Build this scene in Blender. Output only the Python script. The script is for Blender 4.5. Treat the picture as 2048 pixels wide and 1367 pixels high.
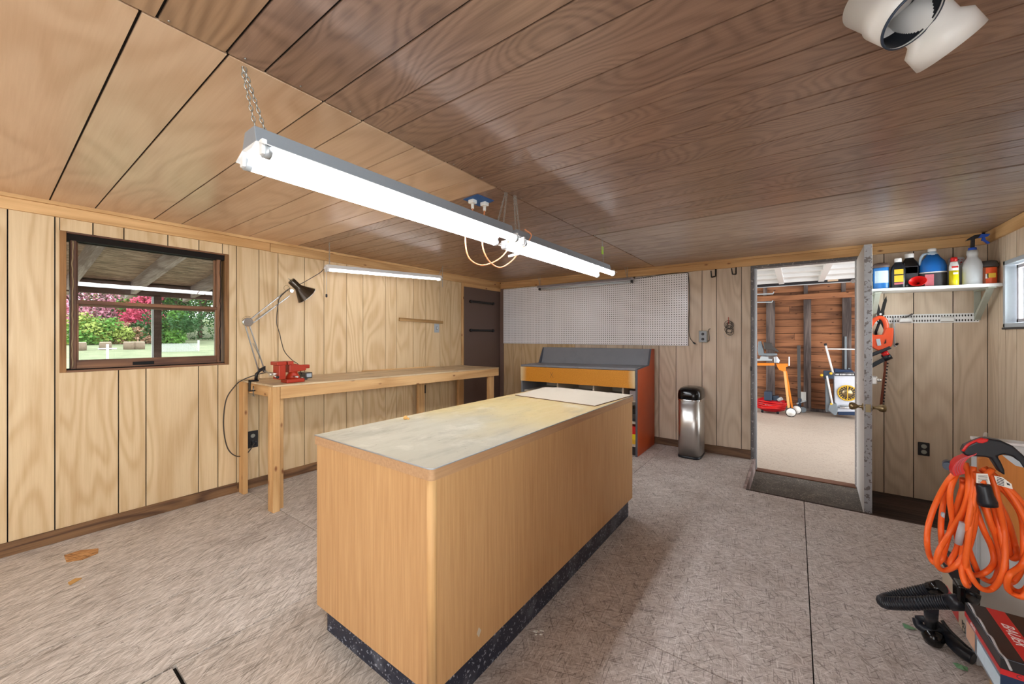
import bpy, bmesh, math, random
from mathutils import Vector, Matrix
random.seed(7)
PI = math.pi
sc = bpy.context.scene
COL = sc.collection
for o in list(bpy.data.objects):
    bpy.data.objects.remove(o)

# ------------------------------------------------------------------ camera
CAMH = 1.253
FPX = 773.0
YAW = math.atan(566.0 / 773.0)
cam = bpy.data.cameras.new('camera')
camo = bpy.data.objects.new('camera', cam)
COL.objects.link(camo)
camo.location = (0, 0, CAMH)
camo.rotation_euler = (PI / 2, 0, YAW)
cam.sensor_width = 36.0
cam.lens = FPX / 2048.0 * 36.0
cam.shift_y = -11.5 / 2048.0
cam.clip_start = 0.05
cam.clip_end = 300
sc.camera = camo

# ------------------------------------------------------------------ world, daylight, exposure
sc.view_settings.view_transform = 'Standard'
sc.view_settings.look = 'None'
sc.view_settings.gamma = 1.0
sc.view_settings.use_curve_mapping = False
sc.view_settings.exposure = 0.72
w = bpy.data.worlds.new('overcast_sky')
sc.world = w
w.use_nodes = True
bg = w.node_tree.nodes['Background']
bg.inputs[0].default_value = (0.95, 0.97, 1.0, 1)
bg.inputs[1].default_value = 2.6
sc.cycles.max_bounces = 8
sc.cycles.diffuse_bounces = 5
sc.cycles.transparent_max_bounces = 12


def area_light(name, loc, rot, sx, sy, power, col=(1, 1, 1)):
    l = bpy.data.lights.new(name, 'AREA')
    l.shape = 'RECTANGLE'
    l.size = sx
    l.size_y = sy
    l.energy = power
    l.color = col
    o = bpy.data.objects.new(name, l)
    COL.objects.link(o)
    o.location = loc
    o.rotation_euler = rot
    return o


# fill lamps at added rear and side openings; daylight at corner window, garage
area_light('rear_left_fill', (-2.35, -1.78, 1.35), (PI / 2, 0, PI), 1.9, 1.1, 70, (0.90, 0.95, 1.0))
area_light('rear_right_fill', (0.15, -1.78, 1.05), (PI / 2, 0, PI), 1.5, 1.9, 215, (0.90, 0.95, 1.0))
area_light('right_side_fill', (1.34, -0.6, 1.5), (0, PI / 2, 0), 0.9, 1.3, 75, (0.90, 0.95, 1.0))
area_light('corner_window_daylight', (1.36, 3.92, 1.55), (0, PI / 2, 0), 0.42, 0.8, 26, (0.97, 0.98, 1.0))
area_light('garage_daylight', (-2.6, 6.6, 1.1), (0, -PI / 2, 0), 2.2, 2.8, 24, (1.0, 0.98, 0.96))
area_light('garage_front_daylight', (2.9, 6.6, 1.1), (0, PI / 2, 0), 2.0, 2.4, 14, (1.0, 0.98, 0.96))
TUBE_W = 15.0      # emission of the lit fluorescent tubes
LED_W = 10.0

# ------------------------------------------------------------------ measuring helpers: the point where the line of
# sight of a photo pixel meets a plane of the room
XL, YE, XR, ZC = -3.63, 4.65, 1.22, 2.065
_F = (-math.sin(YAW), math.cos(YAW))
_R = (math.cos(YAW), math.sin(YAW))


def _ray(px, py):
    u = (px - 1024) / FPX
    return (_F[0] + u * _R[0], _F[1] + u * _R[1], (672 - py) / FPX)


def AT(px, py, t):
    r = _ray(px, py)
    return Vector((r[0] * t, r[1] * t, CAMH + r[2] * t))


def PX(px, py, x): return AT(px, py, x / _ray(px, py)[0])
def PY(px, py, y): return AT(px, py, y / _ray(px, py)[1])
def PZ(px, py, z): return AT(px, py, (z - CAMH) / _ray(px, py)[2])


# ------------------------------------------------------------------ materials
MATS = {}


class N:
    """tiny node-graph helper"""
    def __init__(s, name):
        s.m = bpy.data.materials.new(name)
        s.m.use_nodes = True
        s.t = s.m.node_tree
        s.b = s.t.nodes['Principled BSDF']
        s.b.inputs['Specular IOR Level'].default_value = 0.4
        MATS[name] = s.m

    def n(s, typ, **kw):
        n = s.t.nodes.new(typ)
        for k, v in kw.items():
            setattr(n, k, v)
        return n

    def l(s, a, b): s.t.links.new(a, b)

    def val(s, inp, v):
        if hasattr(v, 'links'):
            s.l(v, inp)
        else:
            inp.default_value = v

    def math(s, op, a, b=0.0, c=None, clamp=False):
        n = s.n('ShaderNodeMath', operation=op)
        n.use_clamp = clamp
        s.val(n.inputs[0], a)
        s.val(n.inputs[1], b)
        if c is not None:
            s.val(n.inputs[2], c)
        return n.outputs[0]

    def mix(s, f, a, b, typ='MIX'):
        n = s.n('ShaderNodeMix', data_type='RGBA', blend_type=typ)
        s.val(n.inputs[0], f)
        for i, v in ((6, a), (7, b)):
            if hasattr(v, 'links'):
                s.l(v, n.inputs[i])
            else:
                n.inputs[i].default_value = (*v[:3], 1)
        return n.outputs[2]

    def ramp(s, f, stops):
        n = s.n('ShaderNodeValToRGB')
        e = n.color_ramp.elements
        while len(e) < len(stops):
            e.new(0.5)
        for i, (p, c) in enumerate(stops):
            e[i].position = p
            e[i].color = (*c[:3], 1) if not isinstance(c, (int, float)) else (c, c, c, 1)
        s.l(f, n.inputs[0])
        return n.outputs[0]

    def coords(s, scale=(1, 1, 1), rand=True, rot=(0, 0, 0)):
        tc = s.n('ShaderNodeTexCoord')
        v = tc.outputs['Object']
        if rand:
            oi = s.n('ShaderNodeObjectInfo')
            vm = s.n('ShaderNodeVectorMath', operation='MULTIPLY_ADD')
            s.l(oi.outputs['Random'], vm.inputs[0])
            vm.inputs[1].default_value = (37.0, 53.0, 71.0)
            s.l(v, vm.inputs[2])
            v = vm.outputs[0]
        mp = s.n('ShaderNodeMapping')
        if any(rot):      # rotate first, then stretch
            mp.vector_type = 'TEXTURE'
            scale = tuple(1.0 / c for c in scale)
        mp.inputs['Scale'].default_value = scale
        mp.inputs['Rotation'].default_value = rot
        s.l(v, mp.inputs[0])
        return mp.outputs[0]

    def noise(s, vec, scale=1.0, detail=2.0, rough=0.5, dist=0.0):
        n = s.n('ShaderNodeTexNoise')
        n.inputs['Scale'].default_value = scale
        n.inputs['Detail'].default_value = detail
        n.inputs['Roughness'].default_value = rough
        n.inputs['Distortion'].default_value = dist
        s.l(vec, n.inputs['Vector'])
        return n.outputs['Fac']

    def vor(s, vec, scale=1.0, feature='F1', out='Color'):
        n = s.n('ShaderNodeTexVoronoi', feature=feature)
        n.inputs['Scale'].default_value = scale
        s.l(vec, n.inputs['Vector'])
        return n.outputs[out]

    def bump(s, h, strength=0.2, dist=0.01):
        n = s.n('ShaderNodeBump')
        n.inputs['Strength'].default_value = strength
        n.inputs['Distance'].default_value = dist
        s.l(h, n.inputs['Height'])
        s.l(n.outputs[0], s.b.inputs['Normal'])

    def base(s, c): s.val(s.b.inputs['Base Color'], c if hasattr(c, 'links') else (*c[:3], 1))
    def rough(s, r): s.val(s.b.inputs['Roughness'], r)


def srgb(r, g, b):
    f = lambda c: (c / 255 / 12.92) if c / 255 <= 0.04045 else ((c / 255 + 0.055) / 1.055) ** 2.4
    return (f(r), f(g), f(b))


def plain(name, col, rough=0.5, metal=0.0, var=0.12, scale=14.0, bump=0.0, emit=None, spec=0.4):
    g = N(name)
    v = g.coords((1, 1, 1), True)
    f = g.noise(v, scale, 3.0, 0.6)
    f2 = g.math('MULTIPLY_ADD', f, 2 * var, 1 - var)
    g.base(g.mix(1.0, col, g.ramp(f2, [(0, 0), (1, 1)]), 'MULTIPLY'))
    g.rough(rough)
    g.b.inputs['Metallic'].default_value = metal
    g.b.inputs['Specular IOR Level'].default_value = spec
    if bump:
        g.bump(g.noise(v, scale * 4, 3.0), bump, 0.004)
    if emit:
        g.b.inputs['Emission Color'].default_value = (*emit[0], 1)
        g.b.inputs['Emission Strength'].default_value = emit[1]
    return g.m


def wood(name, dark, light, axis, ring=1.6, freq=26.0, fine=0.45, rough=0.4, tint=0.10, knots=None, ringw=0.5, stretch=0.16, bump=0.05, coat=0.0):
    """printed / sawn timber with cathedral figure running along the given axis"""
    g = N(name)
    sc1 = [1.0, 1.0, 1.0]
    sc1[axis] = stretch
    v = g.coords(tuple(c * ring for c in sc1))
    f = g.noise(v, 1.6, 1.2, 0.45, 0.35)
    r = g.math('SINE', g.math('MULTIPLY', f, freq))
    r = g.math('MULTIPLY_ADD', r, 0.5, 0.5)
    r = g.math('POWER', r, 1.6)
    sc2 = [1.0, 1.0, 1.0]
    sc2[axis] = 0.035
    v2 = g.coords(tuple(c * 90 for c in sc2))
    f2 = g.noise(v2, 1.0, 4.0, 0.65)
    f2 = g.ramp(f2, [(0.3, 0), (0.7, 1)])
    v3 = g.coords(tuple(c * 3.0 for c in sc1))
    f3 = g.noise(v3, 1.0, 2.0, 0.5)
    a = g.math('MULTIPLY', r, ringw)
    b = g.math('MULTIPLY_ADD', f2, fine, a)
    c = g.math('MULTIPLY_ADD', f3, 0.5, b)
    c = g.math('SUBTRACT', c, 0.12, clamp=True)
    mid = tuple(0.5 * (x + y) for x, y in zip(dark, light))
    col = g.ramp(c, [(0.05, light), (0.5, mid), (0.95, dark)])
    oi = g.n('ShaderNodeObjectInfo')
    tv = g.math('MULTIPLY_ADD', oi.outputs['Random'], 2 * tint, 1 - tint)
    tvn = g.n('ShaderNodeCombineColor')
    for i in range(3):
        g.l(tv, tvn.inputs[i])
    col = g.mix(1.0, col, tvn.outputs[0], 'MULTIPLY')
    if knots:
        kv = g.coords((11.0 if axis != 0 else 5.0, 11.0 if axis != 1 else 5.0, 11.0 if axis != 2 else 5.0))
        kd = g.vor(kv, 1.0, 'F1', 'Distance')
        kf = g.ramp(kd, [(0.05, .9), (0.13, 0)])
        col = g.mix(kf, col, knots)
    g.base(col)
    g.rough(g.math('MULTIPLY_ADD', f2, 0.12, rough))
    if coat:
        g.b.inputs['Coat Weight'].default_value = coat
        g.b.inputs['Coat Roughness'].default_value = 0.22
    g.bump(f2, bump, 0.002)
    return g.m


MAPLE_D, MAPLE_L = srgb(184, 146, 98), srgb(224, 198, 158)
wood('maple_panel', MAPLE_D, MAPLE_L, 2, ring=2.6, freq=64, fine=0.26, rough=0.42, tint=0.04, ringw=0.31, coat=0.1, stretch=0.2)
wood('maple_panel_grey', srgb(184, 160, 134), srgb(224, 206, 184), 2, ring=2.6, freq=64, fine=0.26, rough=0.42, tint=0.04, ringw=0.31, coat=0.1, stretch=0.2)
wood('ceiling_maple', srgb(186, 146, 112), srgb(220, 188, 156), 0, ring=2.2, freq=44, fine=0.18, rough=0.3, tint=0.05, ringw=0.32, coat=0.35, stretch=0.3)
wood('ceiling_walnut', srgb(100, 74, 60), srgb(168, 134, 112), 0, ring=2.6, freq=150, fine=0.34, rough=0.3, tint=0.08, ringw=0.26, coat=0.45, stretch=0.38)
wood('ceiling_brown', srgb(124, 92, 68), srgb(184, 148, 116), 0, ring=2.4, freq=100, fine=0.24, rough=0.3, tint=0.07, ringw=0.4, coat=0.4, stretch=0.24)
wood('ceiling_taupe', srgb(126, 104, 90), srgb(178, 156, 140), 0, ring=2.2, freq=90, fine=0.26, rough=0.3, tint=0.06, ringw=0.3, coat=0.4, stretch=0.2)
for ax, nm in ((0, 'x'), (1, 'y'), (2, 'z')):
    wood('pine_' + nm, srgb(186, 140, 88), srgb(226, 184, 130), ax, ring=6, freq=16, fine=0.3, rough=0.55, tint=0.06, knots=srgb(120, 66, 34), stretch=0.1)
wood('stained_base', srgb(84, 56, 36), srgb(146, 108, 72), 1, ring=5, freq=30, fine=0.5, rough=0.6, tint=0.12, knots=srgb(60, 34, 20))
wood('stained_base_x', srgb(74, 50, 36), srgb(128, 96, 68), 0, ring=5, freq=30, fine=0.5, rough=0.6, tint=0.12)
wood('window_stain', srgb(84, 50, 32), srgb(146, 102, 68), 2, ring=6, freq=14, fine=0.5, rough=0.45, tint=0.12)
wood('window_stain_y', srgb(84, 50, 32), srgb(146, 102, 68), 1, ring=6, freq=14, fine=0.5, rough=0.45, tint=0.12)
wood('jamb_tan', srgb(118, 80, 44), srgb(170, 124, 76), 2, ring=6, freq=14, fine=0.5, rough=0.6)
wood('counter_oak', srgb(172, 126, 80), srgb(204, 160, 110), 2, ring=1.0, freq=9, fine=0.55, rough=0.42, tint=0.02, ringw=0.12, stretch=0.06)
wood('counter_oak_edge', srgb(156, 116, 82), srgb(194, 154, 114), 1, ring=1.5, freq=9, fine=0.5, rough=0.45, tint=0.02, ringw=0.12)
wood('barn_board', srgb(92, 58, 38), srgb(168, 112, 76), 0, ring=3, freq=20, fine=0.5, rough=0.75, tint=0.22, knots=srgb(60, 30, 18))
wood('barn_stud', srgb(70, 60, 58), srgb(132, 118, 112), 2, ring=4, freq=16, fine=0.6, rough=0.8, tint=0.12)
wood('rafter_grey', srgb(140, 122, 118), srgb(200, 184, 180), 0, ring=4, freq=16, fine=0.6, rough=0.8, tint=0.06)
wood('beam_brown', srgb(84, 62, 56), srgb(126, 98, 90), 1, ring=4, freq=16, fine=0.5, rough=0.8, tint=0.06)
wood('well_board', srgb(48, 36, 32), srgb(92, 72, 62), 0, ring=4, freq=16, fine=0.7, rough=0.75, tint=0.06)
wood('honey_board', srgb(158, 92, 34), srgb(206, 132, 58), 2, ring=3, freq=12, fine=0.3, rough=0.4)
wood('stick_wood', srgb(140, 104, 60), srgb(186, 148, 100), 1, ring=6, freq=12, fine=0.4, rough=0.6)


def osb(name, c_dark, c_mid, c_light, angles, stain, s=(26, 7), contrast=0.8, stainamt=0.55, fib=(.7, -1.2, 2.5, 0.1)):
    g = N(name)
    acc = None
    edge = None
    for i, a in enumerate(angles):
        v = g.coords((s[0] * (1 + 0.2 * i), s[1] * (1 + 0.15 * i), 1.0), True, (0, 0, a))
        wv = g.noise(g.coords((9, 9, 1), True), 1.0, 2.0)
        vm = g.n('ShaderNodeVectorMath', operation='ADD')
        g.l(v, vm.inputs[0])
        g.l(wv, vm.inputs[1])
        cl = g.vor(vm.outputs[0], 1.0, 'F1', 'Color')
        sep = g.n('ShaderNodeSeparateColor')
        g.l(cl, sep.inputs[0])
        ed = g.vor(vm.outputs[0], 1.0, 'DISTANCE_TO_EDGE', 'Distance')
        if acc is None:
            acc, edge, sel = sep.outputs[0], ed, sep.outputs[1]
        else:
            m = g.math('GREATER_THAN', sep.outputs[1], 0.52)
            n1 = g.n('ShaderNodeMix')
            g.l(m, n1.inputs[0]); g.l(acc, n1.inputs[2]); g.l(sep.outputs[0], n1.inputs[3])
            n2 = g.n('ShaderNodeMix')
            g.l(m, n2.inputs[0]); g.l(edge, n2.inputs[2]); g.l(ed, n2.inputs[3])
            acc, edge = n1.outputs[0], n2.outputs[0]
    fine = g.noise(g.coords((s[0] * 7, s[1] * 3, 1), True, (0, 0, angles[0])), 1.0, 3.0, 0.6)
    f = g.math('MULTIPLY_ADD', acc, contrast * 0.6, g.math('MULTIPLY', fine, 1 - contrast * 0.6))
    col = g.ramp(f, [(0.12, c_dark), (0.5, c_mid), (0.9, c_light)])
    e = g.ramp(edge, [(0.0, 0.66), (0.05, 1.0)])
    col = g.mix(0.55, col, e, 'MULTIPLY')
    for k, a in enumerate(fib):
        fv = g.noise(g.coords((s[0] * 1.7, s[1] * .42, 1.0), True, (0, 0, a)), 1.0 + .13 * k, 2.0, 0.6, .25)
        dk = g.ramp(fv, [(0.62, 0), (0.67, .75)])
        col = g.mix(dk, col, tuple(c * .55 for c in c_dark))
        lt = g.ramp(fv, [(0.32, .7), (0.37, 0)])
        col = g.mix(lt, col, c_light)
    sv = g.coords((1, 1, 1), True)
    st = g.noise(sv, 2.3, 5.0, 0.62)
    sf = g.ramp(st, [(0.52, 0), (0.74, 1)])
    col = g.mix(g.math('MULTIPLY', sf, stainamt), col, stain)
    sp = g.noise(sv, 60, 2.0, 0.6)
    sf2 = g.ramp(sp, [(0.70, 0), (0.76, 1)])
    col = g.mix(g.math('MULTIPLY', sf2, 0.6), col, tuple(c * 0.5 for c in stain))
    sp3 = g.noise(g.coords((1, 1.3, 1), True), 34, 1.0, 0.5)
    sf3 = g.ramp(sp3, [(0.79, 0), (0.81, 1)])
    col = g.mix(g.math('MULTIPLY', sf3, 0.7), col, srgb(225, 225, 222))
    g.base(col)
    g.rough(0.62)
    g.bump(f, 0.25, 0.003)
    return g.m


osb('osb_floor', srgb(150, 138, 130), srgb(192, 182, 176), srgb(226, 220, 216), (0.5, -0.9, 1.7), srgb(112, 92, 76), s=(95, 22), contrast=0.5, stainamt=0.4)
osb('osb_floor_streaked', srgb(150, 138, 126), srgb(192, 182, 172), srgb(226, 218, 210), (0.25, -0.12, 0.75), srgb(112, 96, 86), s=(90, 14), contrast=0.6, stainamt=0.45, fib=(.25, -.3, .7, .05))
osb('osb_porch', srgb(96, 70, 56), srgb(156, 124, 106), srgb(204, 176, 158), (.02, .25, -.2), srgb(70, 50, 36), s=(30, 8), fib=(.1, -.3, .4, -.1))
osb('osb_exposed', srgb(150, 98, 52), srgb(190, 138, 86), srgb(214, 168, 116), (0.3, -0.2), srgb(120, 76, 40), s=(60, 14))


def worktop_mat():
    g = N('worn_laminate')
    v = g.coords((1, 1, 1), False)
    n1 = g.noise(g.coords((1.6, 0.8, 1), False), 1.5, 4, 0.6)
    tc = g.n('ShaderNodeTexCoord')
    sep = g.n('ShaderNodeSeparateXYZ')
    g.l(tc.outputs['Object'], sep.inputs[0])
    # the near end is greyer, the far end yellow
    grad = g.math('MULTIPLY_ADD', sep.outputs[1], 0.45, g.math('MULTIPLY_ADD', n1, 0.8, 0.02), clamp=True)
    col = g.ramp(grad, [(0.1, srgb(176, 170, 152)), (0.42, srgb(196, 176, 126)), (0.9, srgb(194, 152, 88))])
    n2 = g.noise(g.coords((5.0, 1.6, 1), False), 1.4, 5, 0.7)
    col = g.mix(g.ramp(n2, [(0.52, 0), (0.72, 0.55)]), col, srgb(136, 128, 116))
    n3 = g.noise(g.coords((2, 2, 1), False), 2.0, 5, 0.7)
    col = g.mix(g.ramp(n3, [(0.55, 0), (0.68, 0.6)]), col, srgb(204, 198, 182))
    n4 = g.noise(v, 40, 3, 0.7)
    col = g.mix(g.ramp(n4, [(0.66, 0), (0.75, 0.5)]), col, srgb(110, 92, 70))
    g.base(col)
    g.rough(g.ramp(n2, [(0.3, 0.32), (0.7, 0.6)]))


worktop_mat()


def benchtop_mat():
    g = N('bench_top')
    n1 = g.noise(g.coords((14, 1.2, 1), False), 1.0, 4, 0.6)
    col = g.ramp(n1, [(0.3, srgb(176, 148, 112)), (0.7, srgb(222, 200, 164))])
    n2 = g.noise(g.coords((3, 2, 1), False), 2.2, 5, 0.65)
    col = g.mix(g.ramp(n2, [(0.52, 0), (0.7, 0.5)]), col, srgb(132, 112, 90))
    g.base(col)
    g.rough(0.55)


benchtop_mat()


def speckle(name, base, dot, scale, thr, rough=0.4):
    g = N(name)
    n = g.noise(g.coords((1, 1, 1), True), scale, 2, 0.6)
    n2 = g.noise(g.coords((1, 1, 1), True), 8, 3, 0.6)
    c = g.mix(g.ramp(n, [(thr, 0), (thr + 0.04, 1)]), base, dot)
    c = g.mix(g.ramp(n2, [(0.5, 0), (0.75, 0.35)]), c, dot)
    g.base(c)
    g.rough(rough)
    return g.m


speckle('speckled_vinyl', srgb(34, 38, 54), srgb(150, 154, 166), 80, 0.61)
speckle('concrete_dark', srgb(92, 86, 80), srgb(150, 142, 130), 90, 0.6, 0.8)
plain('galvanised', srgb(150, 156, 164), 0.42, 0.2, var=0.06, scale=60)
speckle('door_edge_worn', srgb(164, 164, 168), srgb(112, 106, 104), 46, 0.56, 0.6)
speckle('jamb_worn', srgb(104, 102, 104), srgb(168, 166, 164), 40, 0.6, 0.5)
speckle('garage_floor', srgb(188, 174, 160), srgb(168, 152, 138), 60, 0.58, 0.6)


def orange_fibre():
    g = N('orange_fibre')
    tc = g.n('ShaderNodeTexCoord')
    sep = g.n('ShaderNodeSeparateXYZ')
    g.l(tc.outputs['Object'], sep.inputs[0])
    n0 = g.noise(g.coords((3, 3, 3), False), 1.5, 3)
    xa = g.math('ABSOLUTE', g.math('ADD', sep.outputs[0], 0.0))
    e = g.math('MULTIPLY_ADD', n0, 0.06, xa)
    col = g.ramp(g.noise(g.coords((1, 1, 1), False), 150, 3, 0.7), [(0.3, srgb(198, 124, 30)), (0.7, srgb(232, 164, 58))])
    f = g.ramp(e, [(0.675, 0), (0.745, 1)])
    col = g.mix(f, col, srgb(226, 204, 158))
    g.base(col)
    g.rough(0.45)


orange_fibre()
plain('orange_red_laminate', srgb(196, 80, 28), 0.4, var=0.18, scale=4)
plain('slate_grey', srgb(134, 138, 146), 0.35, var=0.2, scale=6)
plain('slate_edge', srgb(88, 92, 102), 0.4)
plain('cream_board', srgb(206, 196, 180), 0.6)
plain('hardboard', srgb(196, 184, 166), 0.55, var=0.1, scale=5)
plain('hardboard_edge', srgb(112, 84, 60), 0.7)
plain('dark_gap', srgb(22, 15, 11), 0.95)
plain('closet_brown', srgb(104, 84, 76), 0.5, var=0.06, scale=3)
plain('closet_brown_light', srgb(124, 100, 90), 0.5, var=0.06, scale=3)
plain('black_iron', srgb(26, 24, 24), 0.4)
plain('black_plastic', srgb(26, 30, 38), 0.32)
plain('black_gloss', srgb(16, 15, 16), 0.15)
plain('white_enamel', srgb(236, 236, 236), 0.3, var=0.03)
plain('white_paint', srgb(226, 226, 224), 0.45, var=0.05)
plain('white_pvc', srgb(232, 232, 230), 0.28, var=0.03, spec=0.5)
plain('door_white', srgb(206, 204, 202), 0.5, var=0.06, scale=5)
plain('steel', (0.66, 0.65, 0.63), 0.34, 1.0, var=0.06)
plain('arm_steel', (0.30, 0.29, 0.28), 0.3, 1.0, var=0.1)
plain('chrome', (0.7, 0.7, 0.72), 0.12, 1.0, var=0.02)
plain('zinc_chain', (0.42, 0.42, 0.4), 0.4, 1.0)
plain('brass_old', (0.36, 0.28, 0.16), 0.3, 1.0)
plain('bronze_shade', srgb(62, 50, 38), 0.22, 0.4)
plain('red_vise', srgb(164, 44, 18), 0.35)
plain('red_plastic', srgb(206, 26, 24), 0.35)
plain('red_gloss', srgb(176, 20, 34), 0.2)
plain('orange_cord', srgb(240, 104, 38), 0.42, var=0.08, scale=30)
plain('peach_cord', srgb(230, 150, 104), 0.45)
plain('black_cord', srgb(34, 32, 32), 0.5)
plain('brown_cord', srgb(70, 62, 54), 0.5)
plain('orange_tool', srgb(208, 74, 34), 0.35)
plain('rust_blade', srgb(120, 58, 36), 0.5, 0.3, var=0.2)
plain('saw_orange', srgb(240, 140, 44), 0.4)
plain('saw_orange_pale', srgb(238, 178, 110), 0.45)
plain('tool_grey', srgb(120, 128, 134), 0.4, var=0.2, scale=30)
plain('tool_grey_light', srgb(176, 182, 186), 0.4)
plain('navy_plastic', srgb(52, 66, 84), 0.35)
plain('blue_tape', srgb(46, 96, 160), 0.6)
plain('bluegrey_body', srgb(208, 212, 222), 0.45)
plain('yellow_plastic', srgb(232, 184, 44), 0.4)
plain('jug_blue', srgb(28, 104, 186), 0.25)
plain('jug_clear', srgb(178, 200, 220), 0.25)
plain('bag_blue', srgb(46, 120, 196), 0.3, var=0.3, scale=24)
plain('label_pale', srgb(196, 218, 232), 0.5, var=0.2, scale=60)
plain('label_yellow', srgb(226, 184, 50), 0.5, var=0.15, scale=80)
plain('label_green', srgb(170, 206, 60), 0.5)
plain('label_white', srgb(234, 232, 226), 0.5, var=0.1, scale=120)
plain('label_dark', srgb(58, 58, 64), 0.5, var=0.5, scale=160)
plain('label_pink', srgb(196, 110, 122), 0.5, var=0.35, scale=110)
plain('lid_brown', srgb(86, 70, 66), 0.5, var=0.2)
plain('bottle_yellow', srgb(236, 220, 30), 0.3)
plain('bottle_grey', srgb(196, 200, 204), 0.3)
plain('trigger_blue', srgb(34, 82, 190), 0.35)
plain('can_orange', srgb(222, 84, 34), 0.35)
plain('can_rust', srgb(150, 78, 48), 0.5)
plain('smoked_plastic', srgb(70, 66, 64), 0.25)
plain('pale_green_steel', srgb(170, 174, 162), 0.45)
plain('peg_hole_white', srgb(248, 247, 250), 0.22, var=0.03, scale=3)
plain('shade_grey', srgb(170, 164, 168), 0.4)
plain('outlet_dark', srgb(40, 38, 40), 0.5)
plain('outlet_metal', srgb(160, 164, 156), 0.4, 0.3)
plain('grey_plate', srgb(168, 176, 184), 0.45)
plain('kraft', srgb(176, 140, 92), 0.8, var=0.1)
plain('beige_box', srgb(192, 178, 156), 0.75, var=0.1)
plain('box_black', srgb(38, 38, 42), 0.35)
plain('box_red', srgb(196, 40, 44), 0.35)
plain('box_photo', srgb(120, 132, 146), 0.35, var=0.6, scale=26)
plain('box_blue', srgb(34, 54, 84), 0.35)
plain('print_white', srgb(232, 232, 232), 0.5, var=0.02)
plain('cabinet_grey', srgb(196, 200, 202), 0.4, var=0.05)
plain('cabinet_dark', srgb(44, 42, 46), 0.5)
plain('alu_edge', srgb(220, 222, 224), 0.3, 0.3)
plain('post_white', srgb(228, 230, 232), 0.5)
plain('stump_bark', srgb(130, 112, 96), 0.9, var=0.4)
plain('stump_top', srgb(214, 196, 170), 0.9)
plain('leaf_litter_green', srgb(106, 150, 112), 0.5)
plain('chip_wood', srgb(196, 150, 86), 0.8)
plain('silicone_black', srgb(14, 12, 12), 0.8)
plain('caulk', srgb(150, 128, 96), 0.8)
plain('rust_sill', srgb(110, 74, 56), 0.7, var=0.3, scale=30)
plain('silver_trim', srgb(176, 180, 184), 0.35, 0.5)
plain('tape_beige', srgb(226, 196, 164), 0.6)
plain('red_hang', srgb(190, 60, 40), 0.5)
plain('bark', srgb(96, 80, 70), 0.9, var=0.3)
plain('fence_metal', srgb(200, 204, 204), 0.5)
for nm, c in (('leaf_green', (96, 140, 62)), ('leaf_dark', (48, 84, 44)), ('leaf_yellow', (150, 164, 84)), ('leaf_pink', (206, 140, 160)), ('leaf_rose', (198, 84, 112)), ('leaf_mauve', (168, 136, 142)), ('leaf_tan', (192, 152, 128))):
    g = N(nm)
    c = srgb(*c)
    f = g.noise(g.coords((1, 1, 1), True), 2.0, 4, 0.7)
    g.base(g.mix(f, tuple(x * 0.55 for x in c), tuple(min(1, x * 1.5) for x in c)))
    g.rough(0.8)
g = N('lawn')
g.base(g.ramp(g.noise(g.coords((1, 1, 1), False), 1.2, 6, 0.75), [(0.3, srgb(106, 116, 84)), (0.7, srgb(146, 152, 118))]))
g.rough(0.9)


def emit(name, col, s):
    g = N(name)
    g.b.inputs['Base Color'].default_value = (0.9, 0.9, 0.9, 1)
    g.b.inputs['Emission Color'].default_value = (*col, 1)
    g.b.inputs['Emission Strength'].default_value = s
    return g.m


emit('lit_tube', (0.91, 0.95, 1.0), TUBE_W)
emit('lit_led', (1.0, 0.98, 1.0), LED_W)


def glass():
    m = bpy.data.materials.new('window_glass')
    m.use_nodes = True
    t = m.node_tree
    t.nodes.clear()
    out = t.nodes.new('ShaderNodeOutputMaterial')
    mix = t.nodes.new('ShaderNodeMixShader')
    tr = t.nodes.new('ShaderNodeBsdfTransparent')
    tr.inputs[0].default_value = (0.93, 0.96, 0.95, 1)
    gl = t.nodes.new('ShaderNodeBsdfGlossy')
    gl.inputs['Roughness'].default_value = 0.01
    fr = t.nodes.new('ShaderNodeFresnel')
    fr.inputs[0].default_value = 1.5
    t.links.new(fr.outputs[0], mix.inputs[0])
    t.links.new(tr.outputs[0], mix.inputs[1])
    t.links.new(gl.outputs[0], mix.inputs[2])
    t.links.new(mix.outputs[0], out.inputs[0])
    MATS['window_glass'] = m


glass()
g = N('clear_plastic_bag')
g.b.inputs['Base Color'].default_value = (0.8, 0.82, 0.86, 1)
g.b.inputs['Alpha'].default_value = 0.45
g.b.inputs['Roughness'].default_value = 0.2


# ------------------------------------------------------------------ mesh builder
def _wl(o):
    v = Vector((0, 0, 0))
    while o is not None:
        v += o.location
        o = o.parent
    return v


def smooth_path(pts, n=6, closed=False):
    pts = [Vector(p) for p in pts]
    out = []
    m = len(pts)
    rng = range(m if closed else m - 1)
    for i in rng:
        p1, p2 = pts[i], pts[(i + 1) % m]
        p0 = pts[i - 1] if (i > 0 or closed) else p1 + (p1 - p2)
        p3 = pts[(i + 2) % m] if (i + 2 < m or closed) else p2 + (p2 - p1)
        for k in range(n):
            t = k / n
            out.append(0.5 * ((2 * p1) + (p2 - p0) * t + (2 * p0 - 5 * p1 + 4 * p2 - p3) * t * t + (3 * p1 - p0 - 3 * p2 + p3) * t ** 3))
    if not closed:
        out.append(pts[-1])
    return out


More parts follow.
